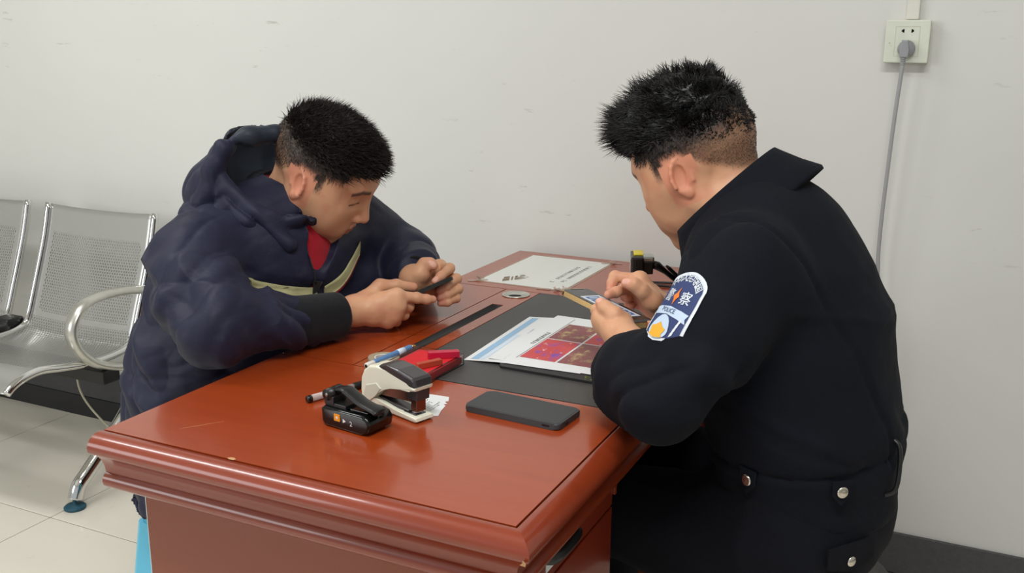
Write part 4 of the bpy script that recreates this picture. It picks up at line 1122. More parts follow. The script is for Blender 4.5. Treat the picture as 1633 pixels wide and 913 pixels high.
def hand_geo(J, size=1.0, h=0.0016, skin=SK, nails=()):
    """hand and forearm from joint positions; nails = list of (finger, offset direction)"""
    pts = np.array([p for v in J.values() for p in v]); F = Field(pts.min(0) - 0.04, pts.max(0) + 0.04, h)
    w = np.array(J['wrist'][0]); fo = np.array(J['fore'][0])
    F.cone(fo, w, 0.034 * size, 0.0255 * size, 0.0)
    mc = [np.array(J[k][0]) for k in ('idx', 'mid', 'rng', 'lit')]
    for i, m in enumerate(mc): F.cone(w, m, 0.019 * size, 0.0122 * size, 0.016)
    for i in range(3): F.cone(mc[i], mc[i + 1], 0.0118 * size, 0.0118 * size, 0.012); F.cone(w * .45 + mc[i] * .55, w * .45 + mc[i + 1] * .55, 0.0145 * size, 0.0145 * size, 0.012)
    F.cone(w, np.array(J['thb'][0]), 0.020 * size, 0.0165 * size, 0.016)
    F.cone(np.array(J['thb'][0]), mc[0], 0.010 * size, 0.010 * size, 0.014)
    F.chain(J['thb'], [0.0165 * size, 0.0125 * size, 0.0112 * size, 0.0088 * size], 0.007)
    rad = dict(idx=(0.0112, 0.0098, 0.0088, 0.0074), mid=(0.0114, 0.0100, 0.0090, 0.0076), rng=(0.0110, 0.0095, 0.0086, 0.0073), lit=(0.0102, 0.0086, 0.0077, 0.0066))
    for k in ('lit', 'rng', 'mid', 'idx'):
        G = Field.__new__(Field); G.lo, G.h, G.n, G.ax, G.f = F.lo, F.h, F.n, F.ax, np.full(F.n, 0.05, np.float32)
        G.chain(J[k], [r * size for r in rad[k]], 0.0035)
        # knuckle bumps
        for p, r in zip(J[k][1:3], rad[k][1:3]): G.ell(p, (r * size * 1.07,) * 3, 0.003)
        hh = np.maximum(0.0032 - np.abs(F.f - G.f), 0) / 0.0032; F.f = np.minimum(F.f, G.f) - hh * hh * 0.0008
    V, Q = F.mesh(); V = smooth(V, Q, 1, 0.35)
    N = vnormals(V, Q); n1 = vnoise(V * 120, 4) - 0.5; V = V + N * (n1 * 0.0006)[:, None]
    C = np.repeat(skin[None, :], len(V), 0)

    def blend(wt, c): nonlocal C; C = C * (1 - wt[:, None]) + c[None, :] * wt[:, None]
    blend(0.3 * sstep(vnoise(V * 60, 8), .4, .9), SK_RED)
    for k in ('idx', 'mid', 'rng', 'lit', 'thb'):
        d = np.linalg.norm(V - np.array(J[k][-1]), axis=1); blend(0.55 * np.exp(-(d / 0.013) ** 2), lin((214, 128, 112)))
        for p in J[k][1:3]:
            d = np.linalg.norm(V - np.array(p), axis=1); blend(0.22 * np.exp(-(d / 0.010) ** 2), SK_RED)
    for k, off in nails:
        tip = np.array(J[k][-1]); ax = tip - np.array(J[k][-2]); ax /= np.linalg.norm(ax); o = np.array(off, float); o -= ax * (o @ ax); o /= np.linalg.norm(o); sd = np.cross(ax, o)
        c = tip + o * 0.0065 * size; q = V - c; e = (q @ ax / 0.0068) ** 2 + (q @ sd / 0.0056) ** 2
        wt = (e < 1) * (q @ o > -0.004); V = V - o * (0.0005 * wt * (e > 0.7))[:, None]; blend(0.8 * wt.astype(float), lin((232, 178, 160)))
    return V, Q, C
# ------------------------------------------------------------------ people


def to_world(V, R, c, s): return (V * s) @ R.T + np.array(c)


def to_local(p, R, c, s): return ((np.array(p) - np.array(c)) / s) @ R


def arm_weight(V, a, b, r):
    a, b = np.array(a), np.array(b); d = b - a; t = np.clip(((V - a) @ d) / (d @ d), 0, 1)
    q = np.linalg.norm(V - (a + t[:, None] * d), axis=1); return sstep(r - q, -0.02, 0.02), t


def ribbon(name, bvh, pts, wdir, width, off, mat, parent, n=6, thick=0.0012, cast=None):
    """flat tape following a surface along a path; wdir = direction of its width"""
    path = curve_pts(pts, n); vs, fs = [], []; wd = Vector(wdir).normalized(); m = 4
    for lay_ in (off, off + thick):
        for p in path:
            for k in range(m + 1):
                q = p + wd * width * (k / m - 0.5); l = None
                if cast is not None: l, nn, _, _ = bvh.ray_cast(q + Vector(cast) * 0.06, -Vector(cast), 0.2)
                if l is None: l, nn, _, _ = bvh.find_nearest(q)
                vs.append(l + nn * lay_)
    N = len(path) * (m + 1)
    for i in range(len(path) - 1):
        for k in range(m):
            a = i * (m + 1) + k; q = (a, a + 1, a + m + 2, a + m + 1); fs.append(tuple(x + N for x in q)); fs.append(q[::-1])
    for i in range(len(path) - 1):
        for k in (0, m):
            a, b = i * (m + 1) + k, (i + 1) * (m + 1) + k; fs.append((a, b, b + N, a + N))
    return new_obj(name, mesh_from(vs, fs), mat, parent, True)


def pick(V, w, rg, n, extra=None):
    p = w / w.sum(); i = rg.choice(len(V), n, p=p); return i


# ================================================================= the person in the navy jacket
def build_worker():
    P = empty('person', 'seated person in navy padded jacket with reflective chest strips holding a phone', 'person', (-0.245, 0.545, 0.0))
    inv = Matrix.Translation((0.245, -0.545, 0.0))

    def add(name, V, F, mat, parent=P, colr=None):
        o = new_obj(name, np_mesh(name, V, F, colr), mat, parent)
        if parent is P: o.matrix_parent_inverse = inv
        return o
    hc, hR, hs = (-0.056, 0.612, 1.048), R_head(math.radians(15), math.radians(33), math.radians(11)), 1.0
    nb = to_local((-0.150, 0.600, 0.955), hR, hc, hs)
    V, Q, C, w = head_geo(((-0.028, 0, -0.055), nb), 0.058, 1.06, (46, 39, 34), True)
    N = vnormals(V, Q)
    parts = [(to_world(V, hR, hc, hs), Q, C)]
    # short brown-black hair, longer on the crown
    rg = np.random.default_rng(11); x, y, z = V.T
    area_top = w * sstep(z + 0.08 * x, 0.040, 0.066)
    i1 = pick(V, area_top, rg, 6200); i2 = pick(V, w * (z > -0.02) + 1e-9, rg, 9000)
    d1 = N[i1] * 0.75 + np.array((0.55, 0, 0.35)) + rg.normal(size=(len(i1), 3)) * 0.22
    d2 = N[i2] * 0.45 + np.array((0.15, 0, -0.55)) + rg.normal(size=(len(i2), 3)) * 0.15
    h1 = tri_hair(V[i1] - N[i1] * 0.001, d1, 0.020 + 0.012 * rg.random(len(i1)), 0.0009, np.array((0.35, 0, -0.25)), 5, 3, 0.6)
    h2 = tri_hair(V[i2] - N[i2] * 0.001, d2, 0.004 + 0.009 * rg.random(len(i2)) * sstep(z[i2], -0.01, 0.05), 0.0005, np.array((0.0, 0, -0.2)), 6, 2, 0.3)
    Hf = Field((-0.14, -0.11, -0.05), (0.14, 0.11, 0.16), 0.003)
    Hf.ell((-0.010, 0, 0.036), (0.100, 0.078, 0.083)); Hf.half((0.0, 0, 0.058), (-0.12, 0, -1.0), 0.02); Hf.half((0.070, 0, 0.06), (1, 0, 0.0), 0.02)
    Vc, Qc = Hf.mesh(); Vc = Vc + vnormals(Vc, Qc) * (0.006 * (vnoise(Vc * 90, 2) - 0.4))[:, None]
    hv = np.concatenate([Vc, h1[0], h2[0]]); hf = np.concatenate([Qc, h1[1] + len(Vc), h2[1] + len(Vc) + len(h1[0])])
    # hands
    JR = {'fore': [(0.010, 0.415, 0.812)], 'wrist': [(0.046, 0.5461, 0.8034)],
          'idx': [(0.1149, 0.5865, 0.8298), (0.1418, 0.6115, 0.8243), (0.1545, 0.6255, 0.8196), (0.161, 0.6372, 0.8176)],
          'mid': [(0.1186, 0.5836, 0.8133), (0.1247, 0.6096, 0.8058), (0.109, 0.6311, 0.7946), (0.0929, 0.635, 0.7957)],
          'rng': [(0.1117, 0.5814, 0.7962), (0.1155, 0.6075, 0.7892), (0.0974, 0.6271, 0.7799), (0.0838, 0.627, 0.7823)],
          'lit': [(0.0983, 0.579, 0.7821), (0.1018, 0.6018, 0.7758), (0.0861, 0.6191, 0.7703), (0.0742, 0.6198, 0.7727)],
          'thb': [(0.0507, 0.5745, 0.8168), (0.0675, 0.6011, 0.8408), (0.0909, 0.6226, 0.8395), (0.1151, 0.6435, 0.8344)]}
    JL = {'fore': [(0.015, 0.785, 0.832)], 'wrist': [(0.0821, 0.6994, 0.8342)],
          'idx': [(0.1039, 0.7629, 0.8485), (0.1395, 0.7414, 0.8539), (0.1385, 0.7062, 0.8442), (0.1354, 0.6916, 0.8378)],
          'mid': [(0.109, 0.766, 0.8304), (0.1517, 0.7461, 0.833), (0.1486, 0.7082, 0.8254), (0.1407, 0.6958, 0.819)],
          'rng': [(0.1155, 0.7582, 0.8115), (0.1577, 0.7413, 0.8138), (0.1514, 0.7071, 0.8084), (0.1412, 0.6966, 0.8044)],
          'lit': [(0.1203, 0.7454, 0.798), (0.1579, 0.7323, 0.7971), (0.1547, 0.705, 0.7952), (0.1423, 0.6985, 0.7932)],
          'thb': [(0.1012, 0.6932, 0.849), (0.1064, 0.7005, 0.8665), (0.1177, 0.703, 0.8682), (0.1264, 0.7017, 0.8653)]}
    tocam = np.array((0.55, -0.75, 0.35))
    parts.append(hand_geo(JR, 1.0, nails=()))
    parts.append(hand_geo(JL, 0.98, nails=(('idx', (0.1, -0.8, 0.7)), ('thb', (0.3, -0.7, 0.6)))))
    # torso and arms under the clothes
    T = Field((-0.45, 0.2, 0.42), (0.15, 1.0, 1.0), 0.012)
    T.chain([(-0.23, 0.55, 0.52), (-0.22, 0.56, 0.70), (-0.18, 0.585, 0.85), (-0.155, 0.60, 0.93)], [0.11, 0.11, 0.11, 0.06], 0.04, lat=(0.1, 1, 0), sc=1.2)
    for q, r in (([(-0.17, 0.42, 0.90), (-0.03, 0.29, 0.825), (0.010, 0.415, 0.812)], [0.05, 0.04, 0.033]), ([(-0.11, 0.76, 0.89), (-0.05, 0.87, 0.83), (0.015, 0.785, 0.832)], [0.05, 0.04, 0.033])): T.chain(q, r, 0.02)
    Vt, Qt = T.mesh(); parts.append((Vt, Qt, np.repeat(SK[None, :], len(Vt), 0)))
    Vb, Qb, Cb = join(parts); body = add('body', Vb, Qb, 'skin', P, Cb)
    ho = add('hair', to_world(hv, hR, hc, hs), hf, 'hair_brown'); ho['kind'] = 'stuff'

    # --- jacket
    lat = (0.14, 0.99, 0)
    F = Field((-0.52, 0.14, 0.38), (0.14, 1.06, 1.12), 0.0046)
    F.chain([(-0.240, 0.545, 0.36), (-0.235, 0.55, 0.60), (-0.225, 0.56, 0.72), (-0.190, 0.575, 0.84), (-0.155, 0.59, 0.925)], [0.192, 0.182, 0.172, 0.150, 0.115], 0.06, lat=lat, sc=1.22)
    F.cone((-0.185, 0.43, 0.915), (-0.120, 0.755, 0.905), 0.085, 0.080, 0.07)
    F.cone((-0.15, 0.60, 0.94), (-0.115, 0.608, 0.98), 0.080, 0.068, 0.04)
    F.cone((-0.12, 0.69, 0.79), (-0.035, 0.80, 0.80), 0.075, 0.055, 0.04)
    RS_, RE_, RW_ = (-0.175, 0.385, 0.905), (-0.035, 0.272, 0.832), (0.030, 0.462, 0.808)
    F.chain([RS_, ((RS_[0] + RE_[0]) / 2 - 0.012, (RS_[1] + RE_[1]) / 2, 0.866), RE_], [0.088, 0.082, 0.066], 0.03)
    F.chain([RE_, (0.000, 0.37, 0.815), (0.026, 0.445, 0.809)], [0.066, 0.054, 0.044], 0.02)
    LS_, LE_, LW_ = (-0.115, 0.775, 0.900), (-0.050, 0.875, 0.838), (0.052, 0.748, 0.832)
    F.chain([LS_, LE_], [0.085, 0.070], 0.03); F.chain([LE_, (0.005, 0.81, 0.835), LW_], [0.070, 0.062, 0.050], 0.02)
    F.half((0, 0, 0.388), (0.25, 0.25, -1), 0.01); F.box((-0.245, 0.545, 0.385), (0.152, 0.152, 0.052), None, 0.02, 0.01, 'sub')
    # neck opening and the open front showing the shirt
    F.cone((-0.105, 0.612, 1.06), (-0.135, 0.605, 0.955), 0.066, 0.058, 0.008, 'sub')
    F.chain([(-0.045, 0.600, 0.99), (-0.035, 0.568, 0.915), (-0.020, 0.552, 0.868), (-0.022, 0.548, 0.80)], [0.045, 0.032, 0.014, 0.007], 0.006, 'sub')
    V, Q = F.mesh(); N = vnormals(V, Q)
    wr1, t1 = arm_weight(V, RS_, RE_, 0.10); wr2, t2 = arm_weight(V, RE_, RW_, 0.085); wl1, _ = arm_weight(V, LS_, LE_, 0.10); wl2, _ = arm_weight(V, LE_, LW_, 0.085)
    tor = np.clip(1 - wr1 - wr2 - wl1 - wl2, 0, 1)
    wr = np.clip(wr1 + wr2, 0, 1); wl = np.clip(wl1 + wl2, 0, 1)
    d = 0.020 * wr1 * creases(V, (0.45, -0.35, -0.9), 12, 2.2, 1, 0.02, 3) + 0.020 * wr2 * creases(V, (0.5, 0.75, 0.25), 15, 2.5, 2, 0.02, 3) + 0.018 * wl * creases(V, (0.6, -0.5, 0.5), 14, 4, 3, 0.025, 3)
    d += 0.012 * wr * creases(V, (0.2, -0.7, -0.6), 22, 3, 7, 0.015, 4) + 0.008 * wr * creases(V, (0.9, 0.1, -0.3), 28, 3.5, 9, 0.015, 4) + 0.004 * ridges(V, (0.5, 0.2, 0.8), 7, 4, 8, 0.04)
    d += 0.010 * wr1 * pinches(V, (0.25, 0.3, 0.9), 15, 3, 81) + 0.009 * wr2 * pinches(V, (0.45, 0.7, 0.5), 17, 3, 82) + 0.009 * wl * pinches(V, (0.5, -0.6, 0.5), 16, 3, 83) + 0.011 * tor * pinches(V, (0.5, 0.1, 0.85), 10, 2.5, 84)
    d += 0.024 * tor * creases(V, (0.35, 0.1, 1), 8, 2.5, 4, 0.05, 3) + 0.014 * tor * creases(V, (0.8, -0.3, 0.6), 15, 4, 5, 0.03, 4) + 0.008 * tor * creases(V, (0.5, 0.3, -0.8), 28, 6, 10, 0.02, 4)
    d += 0.0022 * (vnoise(V * 45, 6) - 0.5)
    # quilting seam lines: yoke and sleeve pocket flap
    d -= 0.004 * tor * np.exp(-((V[:, 2] - 0.70 - 0.1 * (V[:, 0] + 0.2)) / 0.006) ** 2)
    V = V + N * d[:, None]; V[:, 2] = np.where((V[:, 0] > -0.004) & (V[:, 2] < 0.763) & (V[:, 2] > 0.70), 0.763, V[:, 2])
    jk = add('jacket', V, Q, 'navy_jacket'); bv = bvh_of(V, Q)
    # --- hood lying back on the shoulders
    H = Field((-0.36, 0.36, 0.88), (0.06, 0.86, 1.20), 0.0042)
    CC, CR_ = np.array((-0.112, 0.600, 1.062)), np.array((0.128, 0.140, 0.118))
    H.ell((-0.155, 0.600, 1.022), (0.150, 0.170, 0.122)); H.ell((-0.205, 0.555, 0.975), (0.105, 0.150, 0.075), 0.05)
    H.ell(CC, CR_, 0.012, 'sub')
    H.half((-0.172, 0.448, 1.06), (0.59, -0.63, 0.50), 0.02); H.half((-0.030, 0.6, 1.05), (1, 0, 0.1), 0.02); H.half((0, 0, 0.925), (0.2, 0, -1), 0.03)
    H.chain([(-0.060, 0.500, 0.925), (-0.115, 0.462, 0.975), (-0.165, 0.447, 1.015), (-0.183, 0.450, 1.060), (-0.172, 0.470, 1.098), (-0.150, 0.510, 1.115), (-0.118, 0.560, 1.118), (-0.09, 0.62, 1.118), (-0.07, 0.70, 1.09), (-0.06, 0.735, 1.03), (-0.06, 0.72, 0.97)], [0.018, 0.020, 0.020, 0.018, 0.016, 0.015, 0.014, 0.014, 0.016, 0.018, 0.018], 0.014)
    V, Q = H.mesh(); N = vnormals(V, Q)
    inside = (np.sqrt((((V - CC) / CR_) ** 2).sum(1)) < 1.035)
    V = V + N * (0.016 * creases(V, (0.4, 0.8, 0.45), 14, 6, 21, 0.05) + 0.008 * creases(V, (0.8, 0.1, -0.6), 24, 10, 22) + 0.006 * ridges(V, (0.3, 0.9, 0.35), 12, 6, 23, 0.04))[:, None]
    hood = add('hood', V, Q, 'navy_jacket', jk); hood.data.materials.append(M['lining'])
    hood.data.polygons.foreach_set('material_index', inside[Q].all(1).astype(np.int32))
    # collar stand
    ring = [(-0.125 + 0.076 * math.cos(t) * 0.95, 0.606 + 0.082 * math.sin(t), 0.992 - 0.036 * math.cos(t)) for t in [math.radians(a) for a in range(52, 316, 12)]]
    Fc = Field((-0.26, 0.48, 0.89), (0.02, 0.74, 1.10), 0.004); Fc.chain(ring, [0.013] * len(ring), 0.004); Fc.chain([(a, b, c - 0.024) for a, b, c in ring], [0.014] * len(ring), 0.012)
    V, Q = Fc.mesh(); N = vnormals(V, Q); V = V + N * (0.005 * ridges(V, (0, 0, 1), 20, 12, 31))[:, None]
    add('collar', V, Q, 'navy_dark', jk)
    # shirt
    S = Field((-0.30, 0.40, 0.72), (0.04, 0.78, 1.04), 0.005)
    S.chain([(-0.185, 0.575, 0.78), (-0.165, 0.580, 0.86), (-0.140, 0.592, 0.925)], [0.112, 0.116, 0.092], 0.04, lat=lat, sc=1.0)
    S.chain([(-0.125 + 0.064 * math.cos(t), 0.606 + 0.066 * math.sin(t), 0.985 - 0.030 * math.cos(t)) for t in [math.radians(a) for a in range(0, 361, 15)]], [0.011] * 25, 0.02)
    V, Q = S.mesh(); N = vnormals(V, Q); V = V + N * (0.004 * ridges(V, (0.1, 0.9, 0.3), 18, 6, 41))[:, None]
    add('shirt', V, Q, 'red_shirt')
    # cuffs
    for nm, a, b, r in (('cuff', (0.022, 0.440, 0.810), (0.0415, 0.505, 0.805), 0.0425), ('cuff', (0.045, 0.757, 0.832), (0.070, 0.722, 0.834), 0.041)):
        Fq = Field(np.minimum(a, b) - np.array([0.06] * 3), np.maximum(a, b) + np.array([0.06] * 3), 0.0028)
        a_, b_ = np.array(a), np.array(b); u = (b_ - a_) / np.linalg.norm(b_ - a_)
        Fq.cone(a_ - u * 0.02, b_, r + 0.002, r); Fq.half(b_, u, 0.006); Fq.cone(b_ - u * 0.012, b_ + u * 0.03, r - 0.007, r - 0.007, 0.003, 'sub')
        V, Q = Fq.mesh(); V[:, 2] = np.maximum(V[:, 2], 0.7625); add(nm, V, Q, 'rib_knit', jk)
    # reflective strips with red piping, zip
    cst = Vector((0.86, -0.48, 0.12)).normalized()

    def strip(pts, w, mat, wd=(0.1, 0.0, 1), cast=None): return ribbon('reflective_strip', bv, pts, wd, w, 0.002, mat, jk, cast=cast)
    sR = [(-0.105, 0.418, 0.866), (-0.085, 0.445, 0.854), (-0.060, 0.485, 0.840), (-0.035, 0.52, 0.831), (-0.020, 0.54, 0.827)]
    sL = [(-0.018, 0.560, 0.825), (-0.005, 0.60, 0.842), (-0.003, 0.635, 0.866), (-0.010, 0.67, 0.892)]
    for s_ in (sR, sL):
        strip(s_, 0.027, 'reflective_strip', cast=cst)
        ribbon('piping', bv, [(a, b, c - 0.0158) for a, b, c in s_], (0.1, 0, 1), 0.004, 0.002, 'red_piping', jk, cast=cst)
    sB = [(-0.365, 0.66, 0.925), (-0.375, 0.60, 0.925), (-0.365, 0.53, 0.928), (-0.335, 0.46, 0.930), (-0.300, 0.41, 0.930)]; cb = Vector((-0.85, -0.35, 0.38)).normalized()
    strip(sB, 0.040, 'pale_strip', cast=cb); ribbon('piping', bv, [(a, b, c - 0.024) for a, b, c in sB], (0.1, 0, 1), 0.007, 0.002, 'red_piping', jk, cast=cb)
    ribbon('zip', bv, [(-0.03, 0.530, 0.905), (-0.02, 0.540, 0.87), (-0.015, 0.545, 0.835), (-0.015, 0.546, 0.80)], (0, 1, 0), 0.006, 0.0015, 'rib_knit', jk)
    # --- trousers and shoes (mostly below the desk)
    T = Field((-0.48, 0.28, 0.03), (0.24, 0.84, 0.66), 0.008)
    T.chain([(-0.235, 0.55, 0.50), (-0.235, 0.55, 0.60)], [0.115, 0.13], 0.04, lat=lat, sc=1.25)
    for hy, ky in ((0.475, 0.495), (0.645, 0.70)):
        T.chain([(-0.225, hy, 0.515), (0.10, ky, 0.520), (0.085, ky, 0.30), (0.06, ky, 0.085)], [0.088, 0.066, 0.060, 0.048], 0.03)
    V, Q = T.mesh(); N = vnormals(V, Q); V = V + N * (0.008 * ridges(V, (0.6, 0.1, 0.7), 16, 6, 51))[:, None]
    add('trousers', V, Q, 'navy_dark')
    for ky in (0.495, 0.70):
        S = Field((-0.02, ky - 0.07, -0.004), (0.22, ky + 0.07, 0.13), 0.005); S.chain([(0.045, ky, 0.045), (0.10, ky, 0.045), (0.165, ky, 0.034)], [0.044, 0.042, 0.032], 0.02); S.half((0, 0, 0.002), (0, 0, -1), 0.004)
        V, Q = S.mesh(); add('shoe', V, Q, 'shoe')
    return P


build_worker()


def thin_phone(name, label, c, x, y, w, h, t, mat_body, mat_screen):
    e = empty(name, label, 'phone', (0, 0, 0)); T = frame4(c, x, y)
    prism_obj('body', round_rect(w / 2, h / 2, 0.009, 5), -t, 0, mat_body, e, 0.0018, 2, T)
    s = prism_obj('screen', round_rect(w / 2 - 0.0022, h / 2 - 0.0022, 0.0075, 5), -0.0003, 0.0004, mat_screen, e, 0.0002, 1, T)
    return e, T, s


wp, _, _ = thin_phone('held_phone', 'thin black phone held between the two hands of the person in navy jacket', (0.120, 0.660, 0.8255), (0.20, 0.75, 0.10), (-0.80, 0.30, -0.42), 0.130, 0.066, 0.0075, 'black_gloss', 'phone_screen')

# ================================================================= the person in the dark uniform
def build_officer():
    P = empty('person', 'seated person in dark police uniform with arm patch tapping a phone', 'person', (0.855, 0.575, 0.0))
    inv = Matrix.Translation((-0.855, -0.575, 0.0))

    def add(name, V, F, mat, parent=P, colr=None):
        o = new_obj(name, np_mesh(name, V, F, colr), mat, parent)
        if parent is P: o.matrix_parent_inverse = inv
        return o
    hc, hR, hs = (0.650, 0.640, 1.102), R_head(math.radians(167.5), math.radians(26.3), math.radians(-9)), 1.0
    nb = to_local((0.748, 0.600, 1.010), hR, hc, hs)
    V, Q, C, w = head_geo(((-0.030, 0, -0.055), nb), 0.060, 1.04, (24, 21, 20), True)
    N = vnormals(V, Q); x, y, z = V.T
    parts = [(to_world(V, hR, hc, hs), Q, C)]
    rg = np.random.default_rng(21)
    # thick tousled top swept forward and up
    topw = w * sstep(z + 0.45 * np.maximum(0, -x - 0.03), 0.040, 0.070)
    i1 = pick(V, topw, rg, 7500); i2 = pick(V, w * (z > -0.03) + 1e-9, rg, 12000)
    Pn = V[i1]; cl = np.stack([vnoise(Pn * 55, 50 + k) for k in range(3)], 1) - 0.5
    fr = sstep(Pn[:, 0], -0.06, 0.07)[:, None]
    d1 = N[i1] * 0.9 + np.array((0.50, 0, 0.35)) * (0.35 + fr) + cl * 2.2 + rg.normal(size=Pn.shape) * 0.12
    L1 = (0.024 + 0.026 * fr[:, 0]) * (0.75 + 0.5 * rg.random(len(i1))) * sstep(z[i1], 0.045, 0.085) + 0.008
    h1 = tri_hair(Pn - N[i1] * 0.001, d1, L1, 0.0010, np.array((0.65, 0.0, 0.05)) + cl * 0.8, 7, 4, 0.7)
    d2 = N[i2] * 0.5 + np.array((-0.10, 0, -0.5)) + rg.normal(size=(len(i2), 3)) * 0.15
    L2 = 0.0025 + 0.010 * sstep(z[i2] + 0.3 * np.minimum(x[i2], 0), 0.01, 0.06)
    h2 = tri_hair(V[i2] - N[i2] * 0.0008, d2, L2, 0.00042, np.array((0.0, 0, -0.25)), 8, 2, 0.3)
    Hf = Field((-0.15, -0.11, -0.05), (0.15, 0.11, 0.18), 0.003)
    Hf.ell((-0.012, 0, 0.042), (0.103, 0.082, 0.090)); Hf.ell((0.045, 0, 0.095), (0.050, 0.055, 0.032), 0.03); Hf.ell((-0.02, 0, 0.11), (0.06, 0.055, 0.03), 0.03)
    Hf.half((0.0, 0, 0.055), (-0.10, 0, -1.0), 0.03); Hf.half((0.078, 0, 0.06), (1, 0, -0.6), 0.02)
    Vc, Qc = Hf.mesh(); Vc = Vc + vnormals(Vc, Qc) * (0.010 * (vnoise(Vc * 70, 2) - 0.45))[:, None]
    # tufts on the cap
    it = rg.choice(len(Vc), 4200, p=(lambda q: q / q.sum())(sstep(Vc[:, 2], 0.06, 0.10))); Nc = vnormals(Vc, Qc); Pt = Vc[it]; cl2 = np.stack([vnoise(Pt * 60, 70 + k) for k in range(3)], 1) - 0.5
    frt = sstep(Pt[:, 0], -0.05, 0.08)[:, None]
    d3 = Nc[it] * 0.8 + np.array((0.75, 0, 0.25)) * (0.25 + frt) + cl2 * 2.4 + rg.normal(size=Pt.shape) * 0.12
    h3 = tri_hair(Pt - Nc[it] * 0.004, d3, 0.016 + 0.024 * rg.random(len(it)) * (0.4 + frt[:, 0]), 0.0011, np.array((0.5, 0, 0.1)) + cl2, 9, 4, 0.8)
    hv, hf = Vc, Qc
    for a, b in (h1, h2, h3): hf = np.concatenate([hf, b + len(hv)]); hv = np.concatenate([hv, a])
    JR = {'fore': [(0.655, 0.790, 0.826)], 'wrist': [(0.5929, 0.6951, 0.8354)],
          'idx': [(0.5519, 0.6745, 0.8908), (0.5075, 0.6708, 0.8926), (0.506, 0.6615, 0.8824), (0.5082, 0.649, 0.8743)],
          'mid': [(0.5429, 0.6773, 0.8754), (0.5313, 0.6551, 0.8773), (0.5253, 0.6285, 0.8760), (0.5177, 0.612, 0.8745)],
          'rng': [(0.5441, 0.6909, 0.8604), (0.5256, 0.6932, 0.8594), (0.5279, 0.6714, 0.8595), (0.5361, 0.6633, 0.8572)],
          'lit': [(0.5454, 0.6991, 0.8464), (0.5302, 0.6971, 0.8451), (0.5323, 0.6807, 0.844), (0.5403, 0.6729, 0.8433)],
          'thb': [(0.5821, 0.6545, 0.8614), (0.5675, 0.6394, 0.8817), (0.5553, 0.634, 0.8915), (0.542, 0.6304, 0.8933)]}
    JL = {'fore': [(0.650, 0.380, 0.826)], 'wrist': [(0.6106, 0.4663, 0.8374)],
          'idx': [(0.5443, 0.5101, 0.864), (0.5232, 0.5459, 0.8644), (0.5183, 0.5834, 0.8618), (0.5307, 0.5956, 0.8577)],
          'mid': [(0.5465, 0.5137, 0.8522), (0.5273, 0.5558, 0.8509), (0.5291, 0.5918, 0.8488), (0.5387, 0.6026, 0.8487)],
          'rng': [(0.5528, 0.5196, 0.8419), (0.5383, 0.5684, 0.837), (0.545, 0.596, 0.8395), (0.5529, 0.6015, 0.8418)],
          'lit': [(0.5646, 0.5236, 0.836), (0.5657, 0.5675, 0.8277), (0.5823, 0.5817, 0.8295), (0.6012, 0.5827, 0.8416)],
          'thb': [(0.5787, 0.5087, 0.8609), (0.5701, 0.5003, 0.8745), (0.5539, 0.5048, 0.8816), (0.5405, 0.5144, 0.8868)]}
    parts.append(hand_geo(JR, 0.98, nails=(('thb', (0.1, -0.7, 0.7)),)))
    parts.append(hand_geo(JL, 0.98, nails=(('thb', (-0.2, -0.5, 0.8)),)))
    T = Field((0.5, 0.2, 0.42), (1.05, 1.0, 1.06), 0.012)
    T.chain([(0.87, 0.57, 0.56), (0.85, 0.575, 0.72), (0.79, 0.58, 0.90), (0.755, 0.595, 1.0)], [0.10, 0.10, 0.10, 0.06], 0.04, lat=(0, 1, 0), sc=1.2)
    for q, r in (([(0.76, 0.41, 0.97), (0.705, 0.29, 0.842), (0.650, 0.38, 0.826)], [0.05, 0.04, 0.033]), ([(0.745, 0.76, 0.97), (0.70, 0.86, 0.825), (0.655, 0.79, 0.826)], [0.05, 0.04, 0.033])): T.chain(q, r, 0.02)
    Vt, Qt = T.mesh(); parts.append((Vt, Qt, np.repeat(SK[None, :], len(Vt), 0)))
    Vb, Qb, Cb = join(parts); add('body', Vb, Qb, 'skin', P, Cb)
    ho = add('hair', to_world(hv, hR, hc, hs), hf, 'hair'); ho['kind'] = 'stuff'

    # --- uniform jacket
    lat = (0.05, 1, 0)
    F = Field((0.48, 0.14, 0.57), (1.08, 1.0, 1.16), 0.005)
    F.chain([(0.866, 0.565, 0.58), (0.860, 0.565, 0.74), (0.836, 0.57, 0.84), (0.800, 0.575, 0.94), (0.785, 0.585, 0.998)], [0.136, 0.132, 0.134, 0.132, 0.098], 0.04, lat=lat, sc=1.25)
    F.cone((0.792, 0.430, 0.975), (0.778, 0.750, 0.975), 0.076, 0.076, 0.05)
    LS_, LE_, LW_ = (0.780, 0.405, 0.975), (0.722, 0.275, 0.838), (0.624, 0.412, 0.822)
    F.chain([LS_, (0.760, 0.345, 0.905), LE_], [0.080, 0.068, 0.064], 0.03)
    F.chain([LE_, (0.668, 0.345, 0.830), LW_], [0.067, 0.063, 0.054], 0.02)
    RS_, RE_, RW_ = (0.748, 0.770, 0.965), (0.705, 0.862, 0.830), (0.622, 0.748, 0.832)
    F.chain([RS_, RE_], [0.084, 0.066], 0.03); F.chain([RE_, RW_], [0.064, 0.047], 0.02)
    u = np.array(LW_) - np.array(LE_); u /= np.linalg.norm(u); lw = np.array(LW_)
    F.half(lw + u * 0.032, u + np.array((-0.25, 0.1, 0.35)), 0.008, lo=lw - 0.09, hi=lw + 0.11); F.cone(lw + u * 0.012, lw + u * 0.10, 0.042, 0.044, 0.004, 'sub')
    F.cone((0.690, 0.610, 1.11), (0.728, 0.603, 1.035), 0.085, 0.066, 0.01, 'sub')
    F.half((0.90, 0.57, 0.622), (-0.22, 0, -1), 0.010)
